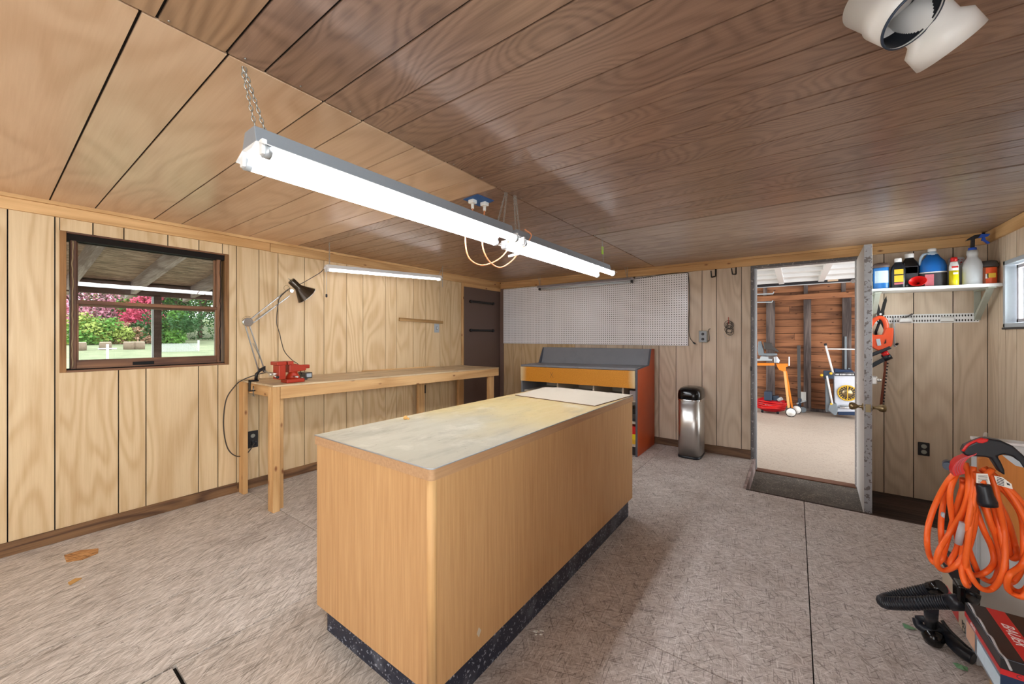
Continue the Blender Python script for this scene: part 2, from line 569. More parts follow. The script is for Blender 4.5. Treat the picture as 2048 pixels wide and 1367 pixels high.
class MB:
    def __init__(s):
        s.v, s.f, s.sm = [], [], []

    def add(s, verts, faces, smooth=False):
        o = len(s.v)
        s.v += [Vector(p) for p in verts]
        s.f += [tuple(i + o for i in f) for f in faces]
        s.sm += [smooth] * len(faces)
        return s

    def box(s, a, b):
        x0, y0, z0 = (min(a[i], b[i]) for i in range(3))
        x1, y1, z1 = (max(a[i], b[i]) for i in range(3))
        v = [(x0, y0, z0), (x1, y0, z0), (x1, y1, z0), (x0, y1, z0), (x0, y0, z1), (x1, y0, z1), (x1, y1, z1), (x0, y1, z1)]
        return s.add(v, [(0, 3, 2, 1), (4, 5, 6, 7), (0, 1, 5, 4), (1, 2, 6, 5), (2, 3, 7, 6), (3, 0, 4, 7)])

    def hexa(s, bot, top):
        """eight free corners: bottom ring and top ring"""
        return s.add(list(bot) + list(top), [(0, 3, 2, 1), (4, 5, 6, 7), (0, 1, 5, 4), (1, 2, 6, 5), (2, 3, 7, 6), (3, 0, 4, 7)])

    def bar(s, p, q, w, h, up=(0, 0, 1)):
        p, q = Vector(p), Vector(q)
        d = (q - p).normalized()
        r = d.cross(Vector(up))
        if r.length < 1e-4:
            r = d.cross(Vector((1, 0, 0)))
        r.normalize()
        u = r.cross(d)
        r *= w / 2
        u *= h / 2
        return s.hexa([p - r - u, p + r - u, q + r - u, q - r - u], [p - r + u, p + r + u, q + r + u, q - r + u])

    def prism(s, poly, d):
        """polygon of 3D points extruded by the vector d"""
        d = Vector(d)
        n = len(poly)
        a = [Vector(p) for p in poly]
        v = a + [p + d for p in a]
        f = [tuple(range(n - 1, -1, -1)), tuple(range(n, 2 * n))]
        f += [(i, (i + 1) % n, n + (i + 1) % n, n + i) for i in range(n)]
        return s.add(v, f)

    def tube(s, pts, r, seg=8, cap=True, closed=False, smooth=True, rfun=None):
        pts = [Vector(p) for p in pts]
        n = len(pts)
        t = [(pts[(i + 1) % n] - pts[i - 1] if closed else pts[min(i + 1, n - 1)] - pts[max(i - 1, 0)]).normalized() for i in range(n)]
        a = Vector((0, 0, 1)) if abs(t[0].z) < 0.9 else Vector((1, 0, 0))
        u = t[0].cross(a).normalized()
        v = []
        for i in range(n):
            u = (u - t[i] * u.dot(t[i])).normalized()
            w_ = t[i].cross(u)
            rr = rfun(i / (n - 1)) if rfun else (r[i] if isinstance(r, (list, tuple)) else r)
            for k in range(seg):
                a_ = 2 * PI * k / seg
                v.append(pts[i] + (u * math.cos(a_) + w_ * math.sin(a_)) * rr)
        f = []
        for i in range(n if closed else n - 1):
            j = (i + 1) % n
            for k in range(seg):
                k2 = (k + 1) % seg
                f.append((i * seg + k, i * seg + k2, j * seg + k2, j * seg + k))
        s.add(v, f, smooth)
        if cap and not closed:
            s.f.append(tuple(len(s.v) - n * seg + k for k in range(seg - 1, -1, -1)))
            s.f.append(tuple(len(s.v) - seg + k for k in range(seg)))
            s.sm += [False, False]
        return s

    def lathe(s, prof, c=(0, 0, 0), axis=(0, 0, 1), seg=20, sx=1.0, sy=1.0, up=None, smooth=True, cap=True, power=2.0):
        """profile [(radius, height)]; sx, sy squash the section; power > 2 gives a rounded square"""
        ax = Vector(axis).normalized()
        h = Vector(up) if up else (Vector((1, 0, 0)) if abs(ax.x) < 0.9 else Vector((0, 1, 0)))
        u = (h - ax * h.dot(ax)).normalized()
        w_ = ax.cross(u)
        c = Vector(c)
        v = []
        for r, z in prof:
            for k in range(seg):
                a_ = 2 * PI * k / seg
                ca, sa = math.cos(a_), math.sin(a_)
                if power != 2.0:
                    q = (abs(ca) ** power + abs(sa) ** power) ** (-1 / power)
                    ca, sa = ca * q, sa * q
                v.append(c + ax * z + u * (r * sx * ca) + w_ * (r * sy * sa))
        f = []
        n = len(prof)
        for i in range(n - 1):
            for k in range(seg):
                k2 = (k + 1) % seg
                f.append((i * seg + k, i * seg + k2, (i + 1) * seg + k2, (i + 1) * seg + k))
        s.add(v, f, smooth)
        if cap:
            if prof[0][0] > 1e-4:
                s.f.append(tuple(len(s.v) - n * seg + k for k in range(seg - 1, -1, -1))); s.sm.append(False)
            if prof[-1][0] > 1e-4:
                s.f.append(tuple(len(s.v) - seg + k for k in range(seg))); s.sm.append(False)
        return s

    def cyl(s, p, q, r, seg=14, r2=None):
        p, q = Vector(p), Vector(q)
        return s.lathe([(r, 0), (r2 if r2 is not None else r, (q - p).length)], p, q - p, seg)

    def build(s, name, mat, parent=None, bevel=0.0, seg=2, origin=None):
        if parent is not None:
            o = _wl(parent)
        elif origin is not None:
            o = Vector(origin)
        else:
            xs = [p.x for p in s.v]; ys = [p.y for p in s.v]; zs = [p.z for p in s.v]
            o = Vector(((min(xs) + max(xs)) / 2, (min(ys) + max(ys)) / 2, min(zs)))
        me = bpy.data.meshes.new(name)
        me.from_pydata([p - o for p in s.v], [], s.f)
        me.polygons.foreach_set('use_smooth', s.sm)
        me.materials.append(MATS[mat])
        me.validate()
        bm = bmesh.new()
        bm.from_mesh(me)
        bmesh.ops.recalc_face_normals(bm, faces=bm.faces)
        bm.to_mesh(me)
        bm.free()
        me.update()
        ob = bpy.data.objects.new(name, me)
        COL.objects.link(ob)
        if parent is not None:
            ob.parent = parent
        else:
            ob.location = o
        if bevel:
            md = ob.modifiers.new('bevel', 'BEVEL')
            md.width = bevel
            md.segments = seg
            md.limit_method = 'ANGLE'
            md.angle_limit = math.radians(40)
            md.harden_normals = False
        return ob


def tag(o, label=None, cat=None, group=None, kind=None):
    if label: o['label'] = label
    if cat: o['category'] = cat
    if group: o['group'] = group
    if kind: o['kind'] = kind
    return o


def thing(name, loc, label, cat, group=None, kind=None):
    o = bpy.data.objects.new(name, None)
    o.empty_display_size = 0.05
    COL.objects.link(o)
    o.location = loc
    return tag(o, label, cat, group, kind)


def structure(ob, label=None):
    ob['kind'] = 'structure'
    if label: ob['label'] = label
    return ob


def setting(name, loc=(0, 0, 0)):
    o = bpy.data.objects.new(name, None)
    COL.objects.link(o)
    o.location = loc
    o['kind'] = 'structure'
    return o


def text(body, size, origin, right, up, mat, parent, name='lettering', depth=0.0006, shear=0.0):
    cu = bpy.data.curves.new(name, 'FONT')
    cu.body = body
    cu.size = size
    cu.extrude = depth
    cu.shear = shear
    cu.align_x = 'CENTER'
    cu.align_y = 'CENTER'
    to = bpy.data.objects.new(name, cu)
    COL.objects.link(to)
    dg = bpy.context.evaluated_depsgraph_get()
    me = bpy.data.meshes.new_from_object(to.evaluated_get(dg))
    bpy.data.objects.remove(to)
    r = Vector(right).normalized()
    u = Vector(up).normalized()
    n = r.cross(u)
    o0 = Vector(origin) - _wl(parent)
    for v in me.vertices:
        c = v.co.copy()
        v.co = o0 + r * c.x + u * c.y + n * c.z
    me.materials.clear()
    me.materials.append(MATS[mat])
    ob = bpy.data.objects.new(name, me)
    COL.objects.link(ob)
    ob.parent = parent
    return ob


# ================================================================== ROOM SHELL
YR = -1.7        # rear wall, behind the camera
# ---- floor: OSB sheets over a dark base
floor = structure(MB().box((XL - .1, YR - .1, -0.30), (XR + .1, 3.68, -0.012)).box((XL - .1, 3.68, -.30), (-0.36, YE + .05, -0.012)).build('floor', 'dark_gap', origin=(0, 0, 0)))
G = 0.0022


def sheet(x0, x1, y0, y1, mat, z=0.0):
    return MB().box((x0 + G, y0 + G, -0.0115), (x1 - G, y1 - G, z)).build('floor_sheet', mat, floor)


sheet(XL, -2.42, YR, 1.262, 'osb_floor_streaked')
sheet(XL, -2.42, 1.262, 3.70, 'osb_floor_streaked')
sheet(XL, -2.42, 3.70, YE, 'osb_floor_streaked')
sheet(-2.42, -1.19, YR, -0.75, 'osb_floor_streaked')
sheet(-2.42, -1.905, -0.75, 2.30, 'osb_floor_streaked')
sheet(-1.895, -1.19, -0.75, 0.42, 'osb_floor_streaked', 0.004)
sheet(-1.903, -1.19, 0.43, 2.30, 'osb_floor_streaked')
sheet(-2.42, -1.19, 2.30, YE, 'osb_floor')
sheet(-1.19, 0.055, YR, 1.60, 'osb_floor')
sheet(-1.19, 0.055, 1.60, 3.70, 'osb_floor')
sheet(-1.19, -0.345, 3.70, YE, 'osb_floor')
sheet(0.055, XR, YR, 2.30, 'osb_floor')
sheet(0.055, XR, 2.30, 3.70, 'osb_floor')
# gouge showing fresh wood
hp = [PZ(128, 1110, 0.001), PZ(160, 1100, .001), PZ(197, 1096, 0.001), PZ(196, 1106, 0.001), PZ(165, 1119, .001), PZ(133, 1124, 0.001)]
MB().prism(hp, (0, 0, 0.0012)).build('gouge', 'osb_exposed', floor)
tag(MB().prism([PZ(136, 1166, 0.001), PZ(150, 1158, .001), PZ(163, 1157, .001), PZ(140, 1170, .001)], (0, 0, .006)).build('wood_chip', 'chip_wood'), 'small tan wood splinter lying near the gouge in the floor', 'wood chip')

# ---- sunken well in front of the door
well = structure(MB().box((-0.345, 3.69, -0.22), (XR, YE + 0.02, -0.121)).build('floor_well', 'concrete_dark', origin=(0, 0, 0)), 'sunken dark concrete well in front of the doorway')
MB().box((0.47, 3.69, -0.1209), (XR - .001, YE - .005, -0.112)).build('well_board', 'well_board', well)
MB().box((-0.345, 3.70, -0.12), (-0.325, YE, 0.004)).build('side_board', 'rafter_grey', well)
MB().box((-0.325, 3.675, -0.12), (XR, 3.698, 0.001)).build('front_board', 'well_board', well)

# ---- left wall
WY0, WY1, WZ0, WZ1 = 0.272, 1.15, 1.028, 1.902      # window hole
CL0 = 3.845                                            # closet edge
m = MB()
for y0, y1, z0, z1 in ((YR, WY0, 0, ZC), (WY1, YE + .1, 0, ZC), (WY0, WY1, 0, WZ0), (WY0, WY1, WZ1, ZC)):
    m.box((XL - 0.10, y0, z0 - 0.05), (XL - 0.008, y1, z1 + 0.02))
wall_left = structure(m.build('wall_left', 'dark_gap', origin=(0, 0, 0)))
GW = 0.0028


def plank_y(y0, y1, z0, z1, mat='maple_panel', par=None, x=None):
    xx = XL if x is None else x
    return MB().box((xx - 0.008, y0 + GW, z0), (xx, y1 - GW, z1)).build('plank', mat, par or wall_left)


low = [-1.7, -1.42, -1.2, -.94, -.70, -.49, -.28, -.12, 0.079, 0.254, 0.528, 0.663, 0.955, 1.077, 1.201, 1.363, 1.511, 1.736, 1.918, 2.147, 2.331, 2.605, 2.75, 2.991, 3.175, 3.413, 3.607, 3.80]
for a, b in zip(low, low[1:]):
    ca, cb = max(a, WY0), min(b, WY1)
    if a >= WY1 or b <= WY0:
        plank_y(a, b, 0.05, 1.99)
    else:
        if a < WY0 - .01:
            plank_y(a, WY0 + GW, 0.05, 1.99)
            a = WY0 - GW
        if b > WY1 + .02:
            plank_y(WY1 - GW, b, 0.05, 1.99)
            b = WY1 + GW
        plank_y(a, b, 0.05, WZ0)
up = [WY0, 0.412, 0.554, 0.779, 0.958, 1.107, WY1]
for a, b in zip(up, up[1:]):
    plank_y(a, b, WZ1, 1.99)
MB().box((XL - .008, 3.803, 0.05), (XL + 0.006, CL0, 1.975)).build('edge_moulding', 'pine_z', wall_left, 0.002)
# closet front beside the pegboard corner
cl = setting('door_2', (XL, 4.2, 0))
MB().box((XL - .03, CL0 + .003, 0.01), (XL - 0.006, YE, 1.93)).build('door_panel', 'closet_brown', cl)
for z in (1.735, 1.335):
    a = PX(941, 600, XL)[1]
    b = PX(985, 600, XL)[1]
    h = MB().bar((XL + 0.012, a, z), (XL + 0.012, b, z), 0.014, 0.03).build('pull_bar', 'black_iron', cl, 0.004)
    for yy in (a, b):
        MB().cyl((XL - 0.01, yy, z), (XL + 0.022, yy, z), 0.02, 12).build('bolt', 'black_gloss', h)
MB().box((XL - .01, CL0, 1.93), (XL + 0.012, YE, 1.98)).build('head_trim', 'pine_y', cl, 0.002)

# trims of the left wall: broad board in two lengths and a small top strip
t1 = structure(MB().box((XL, YR, 1.978), (XL + 0.020, 1.44, 2.045)).build('trim_1', 'pine_y', bevel=0.002))
t2 = structure(MB().box((XL, 1.443, 1.974), (XL + 0.022, YE, 2.045)).build('trim_2', 'pine_y', bevel=0.002))
t3 = structure(MB().prism([(XL, YR, 2.0452), (XL + .032, YR, 2.0452), (XL + .040, YR, 2.066), (XL, YR, 2.066)], (0, YE - YR - .04, 0)).build('trim_3', 'pine_y', bevel=0.002))
structure(MB().box((XL, YR, 0.0), (XL + 0.014, 1.20, 0.078)).build('baseboard_left', 'stained_base', bevel=0.002))
structure(MB().box((XL, 1.20, 0.0), (XL + 0.013, 3.84, 0.074)).build('baseboard_left', 'stained_base', bevel=0.002))

# ---- end wall (pegboard, doorway, shelf)
DX0, DX1, DZ1 = -0.365, 0.475, 1.972
m = MB()
for x0, x1, z0, z1 in ((XL - .1, DX0, -.05, ZC), (DX1, XR + .1, -.3, ZC), (DX0, DX1, DZ1, ZC)):
    m.box((x0, YE + 0.008, z0), (x1, YE + 0.09, z1 + .02))
wall_end = structure(m.build('wall_back', 'dark_gap', origin=(0, 0, 0)))


def plank_x(x0, x1, z0, z1, mat='maple_panel_grey', par=None):
    return MB().box((x0 + GW, YE, z0), (x1 - GW, YE + 0.008, z1)).build('plank', mat, par or wall_end)


xs = [-3.56, -3.377, -3.232, -2.981, -2.79, -2.561, -2.365, -2.093, -1.93, -1.71, -1.47, -1.28, -1.092, -0.823, -0.68, -0.449, DX0]
for a, b in zip(xs, xs[1:]):
    plank_x(a, b, 0.05, 1.99, 'maple_panel' if b < -2.3 else 'maple_panel_grey')
xs = [DX1, 0.628, 0.81, 1.036, XR]
for a, b in zip(xs, xs[1:]):
    plank_x(a, b, -0.115, 1.99, 'maple_panel_grey')
MB().box((XL, YE - .004, .01), (-3.56, YE + .008, 1.975)).build('corner_panel', 'closet_brown_light', wall_end)
structure(MB().box((XL + .024, YE - 0.020, 1.972), (XR, YE, 2.042)).build('trim_4', 'pine_x', bevel=0.002))
structure(MB().prism([(XL + .04, YE, 2.0422), (XL + .04, YE - .032, 2.0422), (XL + .04, YE - .040, 2.066), (XL + .04, YE, 2.066)], (XR - XL - .08, 0, 0)).build('trim_5', 'pine_x', bevel=0.002))
structure(MB().box((-3.55, YE - 0.014, 0.0), (-1.0, YE, 0.078)).build('baseboard_back', 'stained_base_x', bevel=0.002))
structure(MB().hexa([(-1.0, YE - .03, 0), (DX0, YE - .05, 0), (DX0, YE, 0), (-1.0, YE, 0)], [(-1.0, YE - .014, .075), (DX0, YE - .02, .085), (DX0, YE, .085), (-1.0, YE, .075)]).build('baseboard_back', 'stained_base_x', bevel=0.002))

# ---- right wall with its window, and an added unseen window for the side fill
RW = [(3.50, 4.335, 1.315, 1.79), (-1.3, 0.05, 1.05, 1.95)]
m = MB()
ycuts = [YR, -1.3, 0.05, 3.50, 4.335, YE]
for a, b in zip(ycuts, ycuts[1:]):
    hole = [r for r in RW if abs(r[0] - a) < 1e-6]
    if hole:
        z0, z1 = hole[0][2:]
        m.box((XR + .008, a, -.3), (XR + .1, b, z0)).box((XR + .008, a, z1), (XR + .1, b, ZC + .02))
    else:
        m.box((XR + .008, a, -.3), (XR + .1, b, ZC + .02))
wall_right = structure(m.build('wall_right', 'dark_gap', origin=(0, 0, 0)))
ry = [YR, -1.3, -.9, -.5, -.2, 0.05, 0.5, 0.85, 1.2, 1.5, 1.83, 2.06, 2.4, 2.62, 2.9, 3.2, 3.5, 3.72, 4.0, 4.16, 4.335, 4.46, YE]
for a, b in zip(ry, ry[1:]):
    hole = [r for r in RW if a >= r[0] - 1e-6 and b <= r[1] + 1e-6]
    zs = [(-.115 if a > 3.69 else .05, 1.99)]
    if hole:
        zs = [(zs[0][0], hole[0][2]), (hole[0][3], 1.99)]
    for z0, z1 in zs:
        MB().box((XR, a + GW, z0), (XR + .008, b - GW, z1)).build('plank', 'maple_panel_grey', wall_right)
structure(MB().box((XR - .02, YR, 1.975), (XR, YE - .022, 2.062)).build('trim_6', 'pine_y', bevel=0.002))


def side_window(n, y0, y1, z0, z1):
    w_ = setting('window_%d' % n, (XR, (y0 + y1) / 2, z0))
    f = MB()
    d0, d1 = XR - 0.012, XR + 0.09
    f.box((d0, y0, z0), (d1, y0 + .03, z1)).box((d0, y1 - .03, z0), (d1, y1, z1))
    f.box((d0, y0, z1 - .03), (d1, y1, z1)).box((d0, y0, z0), (d1, y1, z0 + .03))
    f.build('window_frame', 'grey_plate', w_, 0.003)
    e = 0.035
    MB().box((d0 - .004, y0 - .006, z0 - .014), (XR + .01, y1 + .008, z0)).build('window_sill', 'cabinet_dark', w_, .002)
    for (a, b) in ((y0 + e, (y0 + y1) / 2 + .01), ((y0 + y1) / 2 - .01, y1 - e)):
        s_ = MB()
        xx = XR + (.04 if a > (y0 + y1) / 2 - .1 else .06)
        s_.box((xx, a, z0 + e), (xx + .016, a + .025, z1 - e)).box((xx, b - .025, z0 + e), (xx + .016, b, z1 - e))
        s_.box((xx, a, z1 - e - .025), (xx + .016, b, z1 - e)).box((xx, a, z0 + e), (xx + .016, b, z0 + e + .025))
        so = s_.build('sash', 'shade_grey', w_, 0.002)
        MB().box((xx + .006, a + .02, z0 + e + .02), (xx + .010, b - .02, z1 - e - .02)).build('pane', 'window_glass', so)


side_window(2, *RW[0])
side_window(3, *RW[1])  # unseen window, added to hold the side fill lamp

# ---- rear wall behind the camera, with unseen openings added for the fill lamps
m = MB()
for x0, x1, z0, z1 in ((XL - .1, -3.3, -.05, ZC), (-3.3, -1.4, -.05, .8), (-3.3, -1.4, 1.9, ZC), (-1.4, -.6, -.05, ZC), (-.6, .9, 1.98, ZC), (.9, XR + .1, -.05, ZC)):
    m.box((x0, YR - .09, z0), (x1, YR, z1 + .02))
structure(m.build('wall_front', 'maple_panel', origin=(0, 0, 0)))

# ---- ceiling: backing and planks in 4 ft sheets of differing finish
ceil = structure(MB().box((XL - .1, YR - .1, ZC + .006), (XR + .1, YE + .1, ZC + .09)).build('ceiling', 'dark_gap', origin=(0, 0, 0)))
GC = 0.0034


def cplank(x0, x1, y0, y1, mat, dz=0.0):
    MB().box((x0, y0 + GC, ZC - dz), (x1, y1 - GC, ZC + .006)).build('plank', mat, ceil)


XS = -1.318
pat = [0, .097, .19, .286, .434, .545, .63, .72, .87, .965, 1.09, 1.165, 1.24]
pat = [0, .10, .286, .434, .545, .72, .871, .965, 1.09, 1.24]
left_front = [YR, -1.2, -.95, -.62, -.3, .0, 0.231, 0.417, 0.696, 0.846, 1.095, 1.272, 1.49, 1.66]
left_front = [YR, -1.15, -.70, -.22, 0.231, 0.417, 0.696, 0.846, 1.095, 1.272, 1.49, 1.66]
for a, b in zip(left_front, left_front[1:]):
    cplank(XL, XS - .006, a, b, 'ceiling_maple')
for base, mat, dz in ((1.66, 'ceiling_walnut', 0), (2.90, 'ceiling_brown', .001), (4.14, 'ceiling_brown', .001)):
    for a, b in zip(pat, pat[1:]):
        y0, y1 = base + a, min(base + b, YE)
        if y0 < YE - .01:
            cplank(XL, XS - .004, y0, y1, mat, dz)
for base, mat, dz in ((-2.07, 'ceiling_brown', 0), (-.83, 'ceiling_brown', .001), (.41, 'ceiling_walnut', 0), (1.65, 'ceiling_walnut', .001), (2.91, 'ceiling_taupe', 0), (4.15, 'ceiling_taupe', .001)):
    for a, b in zip(pat, pat[1:]):
        y0, y1 = base + a, min(base + b, YE)
        if y1 > YR and y0 < YE - .01:
            cplank(XS + .004, XR + .01, max(y0, YR), y1, mat, dz)
# nail heads along the seam
nm = MB()
for i in range(26):
    y = 0.1 + i * .175 + random.uniform(-.02, .02)
    nm.lathe([(.0035, 0), (.0025, -.0025)], (XS + .02 + random.uniform(-.004, .008), y, ZC), (0, 0, 1), 8)
tag(nm.build('nail_head', 'zinc_chain', ceil), kind='stuff')

# ================================================================== LEFT WINDOW
win = setting('window_1', (XL - .05, .71, WZ0))
# rough opening lining and casing
m = MB()
m.box((XL - .095, WY0, WZ0), (XL + .004, WY0 + .028, WZ1))
m.build('jamb', 'jamb_tan', win, .002)
MB().box((XL - .095, WY1 - .028, WZ0), (XL + .004, WY1, WZ1)).build('jamb', 'jamb_tan', win, .002)
MB().box((XL - .095, WY0 + .028, WZ1 - .012), (XL + .003, WY1 - .028, WZ1)).build('head_jamb', 'window_stain_y', win, .002)
MB().box((XL - .095, WY0 + .028, WZ0), (XL + .006, WY1 - .028, WZ0 + .014)).build('window_sill', 'window_stain_y', win, .002)
IY0, IY1 = WY0 + .046, WY1 - .046
MB().box((XL - .08, IY0, WZ0 + .014), (XL - .015, IY0 + .026, WZ1 - .03)).build('side_stop', 'window_stain', win, .004)
MB().box((XL - .08, IY1 - .026, WZ0 + .014), (XL - .015, IY1, WZ1 - .03)).build('side_stop', 'window_stain', win, .004)
MB().box((XL - .08, IY0, WZ1 - .045), (XL - .012, IY1, WZ1 - .018)).build('head_stop', 'window_stain_y', win, .006)
# bead of old caulk on the side stop
pth = [(XL - .012, IY0 + .008 + random.uniform(-.003, .003), WZ0 + .03 + i * .036) for i in range(23)]
MB().tube(smooth_path(pth, 3), .0035, 5).build('caulk_bead', 'caulk', win)
pth = [(XL - .012, IY1 - .008 + random.uniform(-.003, .003), WZ0 + .03 + i * .036) for i in range(23)]
MB().tube(smooth_path(pth, 3), .003, 5).build('caulk_bead', 'silicone_black', win)


def sash(name, x, y0, y1, z0, z1, st, top, bot, mat):
    s_ = MB()
    s_.box((x - .014, y0, z0), (x + .014, y0 + st, z1)).box((x - .014, y1 - st, z0), (x + .014, y1, z1))
    so = s_.build(name, mat, win, .003)
    MB().box((x - .015, y0, z1 - top), (x + .015, y1, z1)).build('top_rail', mat + '_y', so, .003)
    MB().box((x - .015, y0, z0), (x + .016, y1, z0 + bot)).build('bottom_rail', mat + '_y', so, .003)
    MB().box((x - .002, y0 + st - .004, z0 + bot - .004), (x + .002, y1 - st + .004, z1 - top + .004)).build('pane', 'window_glass', so)
    return so


sy0, sy1 = IY0 + .0, IY1 - .0
sash('upper_sash', XL - .075, sy0, sy1, 1.445, WZ1 - .03, .036, .02, .022, 'window_stain')
lo = sash('lower_sash', XL - .042, sy0, sy1, WZ0 + .012, 1.482, .036, .024, .062, 'window_stain')
MB().box((XL - .03, .60, WZ0 + .028), (XL - .023, .71, WZ0 + .05)).build('finger_recess', 'silicone_black', lo, .003)

# ================================================================== OUTSIDE THE WINDOW
lawn = MB().add([(-3.8, -60, -.35), (-3.8, 80, -.35), (-11, 80, 0.16), (-11, -60, 0.16), (-30, 80, 1.0), (-30, -60, 1.0), (-60, 80, 3.5), (-60, -60, 3.5)], [(0, 1, 2, 3), (3, 2, 4, 5), (5, 4, 6, 7)])
structure(lawn.build('lawn', 'lawn', origin=(-5, 0, -.35)), 'green lawn rising towards the trees outside the window')

structure(MB().box((-6.0, -3, -.42), (-3.75, 5.5, -.2)).build('bounce_slab', 'cream_board', origin=(-5, 0, -.4)), 'added pale slab that bounces light up to the porch roof')  # unseen slab, added to bounce light onto the porch underside
porch = thing('porch_roof', (-5.6, 0.9, -.3), 'open porch roof of rough board on grey rafters outside window', 'porch')


def roofz(x):
    return 1.87 + (x + 3.9) * (.175 / 1.7)


m = MB().hexa([(-5.9, -2.5, roofz(-5.9) + .13), (-3.74, -2.5, roofz(-3.74) + .13), (-3.74, 5, roofz(-3.74) + .13), (-5.9, 5, roofz(-5.9) + .13)],
              [(-5.9, -2.5, roofz(-5.9) + .15), (-3.74, -2.5, roofz(-3.74) + .15), (-3.74, 5, roofz(-3.74) + .15), (-5.9, 5, roofz(-5.9) + .15)])
m.build('roof_sheet', 'osb_porch', porch)
for i, y in enumerate([-1.9, -1.3, -.7, -.13, 0.46, 0.905, 1.40, 1.95, 2.5, 3.1, 3.7]):
    a, b = -5.9, -3.74
    MB().hexa([(a, y, roofz(a)), (b, y, roofz(b)), (b, y + .04, roofz(b)), (a, y + .04, roofz(a))],
              [(a, y, roofz(a) + .13), (b, y, roofz(b) + .13), (b, y + .04, roofz(b) + .13), (a, y + .04, roofz(a) + .13)]).build('rafter', 'rafter_grey', porch)
MB().box((-5.68, -2.5, 1.685), (-5.60, 5, 1.815)).build('beam', 'beam_brown', porch, .004)
MB().box((-5.68, 1.085, -.3), (-5.60, 1.15, 1.70)).build('post', 'beam_brown', porch, .004)
MB().box((-5.598, 1.07, -.3), (-5.62, 1.085, 1.68)).build('post_trim', 'post_white', porch)


def tree(cx, cy, z0, h, r, mats, name, label, cat, n, trunk=True, seed=0):
    rnd = random.Random(seed)
    t = thing(name, (cx, cy, z0), label, cat)
    if trunk:
        tm = MB().tube([(cx, cy, z0 - .2), (cx + .1, cy, z0 + h * .3), (cx, cy + .1, z0 + h * .62)], [.13, .1, .05], 7)
        for k in range(7):
            a = rnd.uniform(0, 2 * PI)
            b = z0 + h * rnd.uniform(.12, .5)
            tm.tube([(cx, cy, b), (cx + math.cos(a) * r * .35, cy + math.sin(a) * r * .35, b + h * .12), (cx + math.cos(a) * r * .75, cy + math.sin(a) * r * .75, b + h * .2)], [.05, .035, .012], 5)
        tm.build('trunk', 'bark', t)
    clumps = []
    for k in range(18):
        a = rnd.uniform(0, 2 * PI)
        q = r * math.sqrt(rnd.random()) * .8
        clumps.append((cx + math.cos(a) * q, cy + math.sin(a) * q, z0 + h * rnd.uniform(.06, .9), rnd.uniform(.35, .62) * r * .75))
    for mi, mt in enumerate(mats):
        v, f = [], []
        cs = clumps[mi::len(mats)]
        for k in range(n // len(mats)):
            c = rnd.choice(cs)
            d = Vector((rnd.gauss(0, 1), rnd.gauss(0, 1), rnd.gauss(0, .8))).normalized() * c[3] * rnd.uniform(.6, 1.05)
            p = Vector(c[:3]) + d
            p.z = max(p.z, z0 + .02)
            s_ = rnd.uniform(.04, .085)
            a1 = Vector((rnd.gauss(0, 1), rnd.gauss(0, 1), rnd.gauss(0, .7))).normalized() * s_
            a2 = Vector((rnd.gauss(0, 1), rnd.gauss(0, 1), rnd.gauss(0, .7))).normalized() * s_
            i = len(v)
            v += [p - a1, p + a2, p + a1, p - a2]
            f.append((i, i + 1, i + 2, i + 3))
        mb = MB().add(v, f)
        ob = mb.build('foliage', mt, t)
        ob['kind'] = 'stuff'
    return t


def gz(x):
    if x > -11: return -.35 + (-3.8 - x) / 7.2 * .51
    if x > -30: return .16 + (-11 - x) / 19 * .84
    return 1.0 + (-30 - x) / 30 * 2.5


specs = [  # photo column, distance x, height, radius, materials, label
    (150, -33, 5.6, 3.0, ('leaf_pink', 'leaf_mauve', 'leaf_rose'), 'pink flowering tree at the left edge of the window view', 'tree'),
    (200, -34, 5.2, 2.9, ('leaf_mauve', 'leaf_pink'), 'mauve autumn tree right of the pinkest tree outside', 'tree'),
    (252, -36, 6.4, 3.2, ('leaf_green', 'leaf_yellow', 'leaf_tan'), 'yellow-green tree rising behind the porch post, left side', 'tree'),
    (283, -30, 3.3, 1.6, ('leaf_rose', 'leaf_rose', 'leaf_green'), 'deep rose red small tree just left of the porch post', 'tree'),
    (350, -34, 7.4, 3.6, ('leaf_green', 'leaf_dark', 'leaf_yellow'), 'tall green tree immediately right of the porch post', 'tree'),
    (400, -31, 7.2, 3.4, ('leaf_dark', 'leaf_green'), 'dark green tree behind the wire fence', 'tree'),
    (440, -33, 7.2, 3.4, ('leaf_green', 'leaf_dark'), 'green tree at the right edge of the window view', 'tree'),
    (300, -42, 9.0, 5.0, ('leaf_green', 'leaf_yellow', 'leaf_pink'), 'broad mixed tree far behind the others in window view', 'tree'),
    (190, -42, 8.6, 5.0, ('leaf_pink', 'leaf_yellow', 'leaf_mauve'), 'broad pink and yellow tree far behind at left', 'tree'),
    (375, -43, 9.0, 5.5, ('leaf_green', 'leaf_dark'), 'wide green tree far behind, above the wire fence', 'tree'),
    (432, -43, 9.0, 5.5, ('leaf_dark', 'leaf_green', 'leaf_yellow'), 'wide dark tree far behind at right edge of window view', 'tree'),
]
for i, (px, x, h, r, mt, lb, ct) in enumerate(specs):
    c = PX(px, 690, x)
    tree(x, c[1], gz(x), h, r, mt, 'tree', lb, ct, 9000, True, 11 + i)
